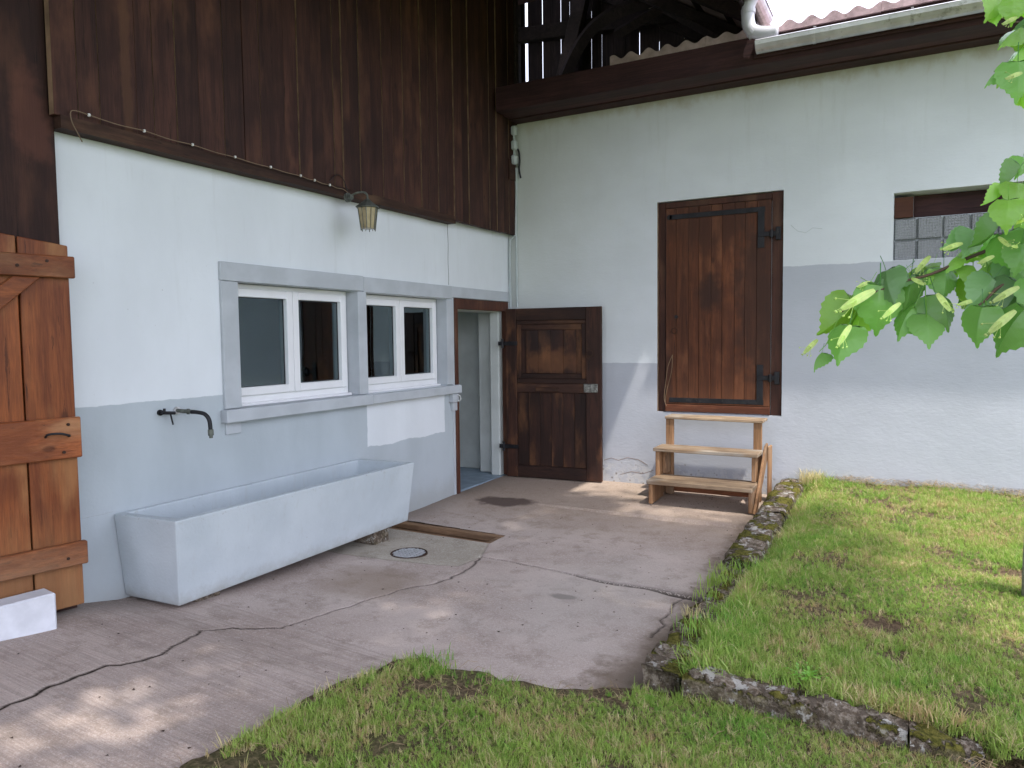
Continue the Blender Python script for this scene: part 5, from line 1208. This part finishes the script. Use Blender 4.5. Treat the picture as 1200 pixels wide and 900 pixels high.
po = mk('trunk_stand_in', *tube([(4.572, -2.60, .15), (4.572, -2.60, .4), (4.575, -2.60, .62), (4.578, -2.60, .74)], .058, 14, True, .052), MAT['bark'], None, smooth=True)  # plain post shape standing in for a lichen covered tree trunk
tag(po, 'short lichen grey stand-in for a young tree trunk at the right edge', 'post')
# trunk and limbs
tv, tf = tube(smooth_path([(6.35, -5.1, .05), (6.34, -5.12, .6), (6.30, -5.16, 1.6), (6.2, -5.2, 2.9), (6.0, -5.3, 4.3), (5.7, -5.4, 5.6), (5.3, -5.6, 7.2)], 6), .21, 20, True, .09)
tv = [v + Vector((v.x - 6.25, v.y + 5.2, 0)).normalized() * .02 * float(vnoise(v.z * 1.0 + v.x, v.y * 2, .25, 3)) * 2 for v in tv]
mk('trunk', tv, tf, MAT['bark'], tree, smooth=True)
crownc = Vector((4.55, -6.3, 7.3))
limbs = [[(6.0, -5.3, 4.3), (5.0, -5.3, 5.4), (3.9, -5.4, 6.2)], [(6.0, -5.3, 4.3), (6.6, -5.4, 5.2), (7.4, -5.4, 6.2)], [(5.7, -5.4, 5.6), (5.0, -6.2, 6.4), (4.2, -8.0, 7.0)], [(5.7, -5.4, 5.6), (6.4, -6.4, 6.4), (7.2, -8.2, 7.2)],
         [(6.2, -5.2, 2.9), (6.1, -5.9, 3.4), (6.0, -6.3, 3.1), tuple(ax_[0])], [(6.2, -5.2, 2.9), (6.9, -4.8, 4.2), (7.4, -4.6, 5.6)], [(5.7, -5.4, 5.6), (4.6, -4.6, 6.6), (3.6, -4.4, 7.0)]]
for l in limbs: mk('limb', *tube(smooth_path(l, 5), .075, 10, True, .012), MAT['bark'], tree, smooth=True)
# crown: many small leaves in clumps
cr = np.random.default_rng(42)
NCL = 1150
u = cr.normal(size=(NCL, 3)); u /= np.linalg.norm(u, axis=1)[:, None]; rad = cr.uniform(.35, 1, NCL) ** .5
cc = u * rad[:, None] * np.array([2.9, 4.2, 2.6]) + np.array(crownc)
nn = vnoise(cc[:, 0], cc[:, 1], 1.3, 3)
keep = (cc[:, 2] > 4.6) & (nn > -.31) & (cc[:, 1] < -2.5) & (cc[:, 2] > 2.9 + .52 * np.hypot(cc[:, 0] - 3.97, cc[:, 1] + 7.3) * (cc[:, 1] > -6.5)) & ~((cc[:, 0] < 3.1) & (cc[:, 2] < 4.75 + (2.64 - cc[:, 0]) * .62 + .5))
gp_ = cc - (np.array(SUN) / SUN.z)[None, :] * cc[:, 2:3]
for (hx, hy, hr, pr_) in ((1.30, -5.65, .42, .85), (.75, -6.1, .45, .8), (1.35, -5.05, .22, .8), (1.0, -5.0, .2, .6), (1.0, -1.55, .45, .7), (2.2, -.7, .7, .7)):  # gaps cut in the unseen crown so sun dapples reach the concrete
    keep &= ~((np.hypot(gp_[:, 0] - hx, gp_[:, 1] - hy) < hr) & (cr.uniform(size=len(cc)) < pr_))
cc = cc[keep]
K = 60
cen = np.repeat(cc, K, 0) + cr.normal(size=(len(cc) * K, 3)) * np.array([.22, .22, .16])
n_ = len(cen); s = cr.uniform(.045, .085, n_); d1 = cr.normal(size=(n_, 3)); d1[:, 2] *= .5; d1 /= np.linalg.norm(d1, axis=1)[:, None]
d2 = np.cross(d1, cr.normal(size=(n_, 3))); d2[:, 2] *= .5; d2 /= np.linalg.norm(d2, axis=1)[:, None]
V = np.stack([cen - d1 * s[:, None], cen + d2 * s[:, None] * .55, cen + d1 * s[:, None], cen - d2 * s[:, None] * .55], 1).reshape(-1, 3)
me = bpy.data.meshes.new('crown'); me.vertices.add(len(V)); me.vertices.foreach_set('co', (V - np.array(TW)).ravel()); me.loops.add(len(V)); me.loops.foreach_set('vertex_index', np.arange(len(V), dtype=np.int32))
me.polygons.add(n_); me.polygons.foreach_set('loop_start', np.arange(0, len(V), 4, dtype=np.int32)); me.update(calc_edges=True); me.materials.append(MAT['crown'])
co = bpy.data.objects.new('crown', me); C.objects.link(co); co.parent = tree; co['kind'] = 'stuff'
print('crown leaves', n_)
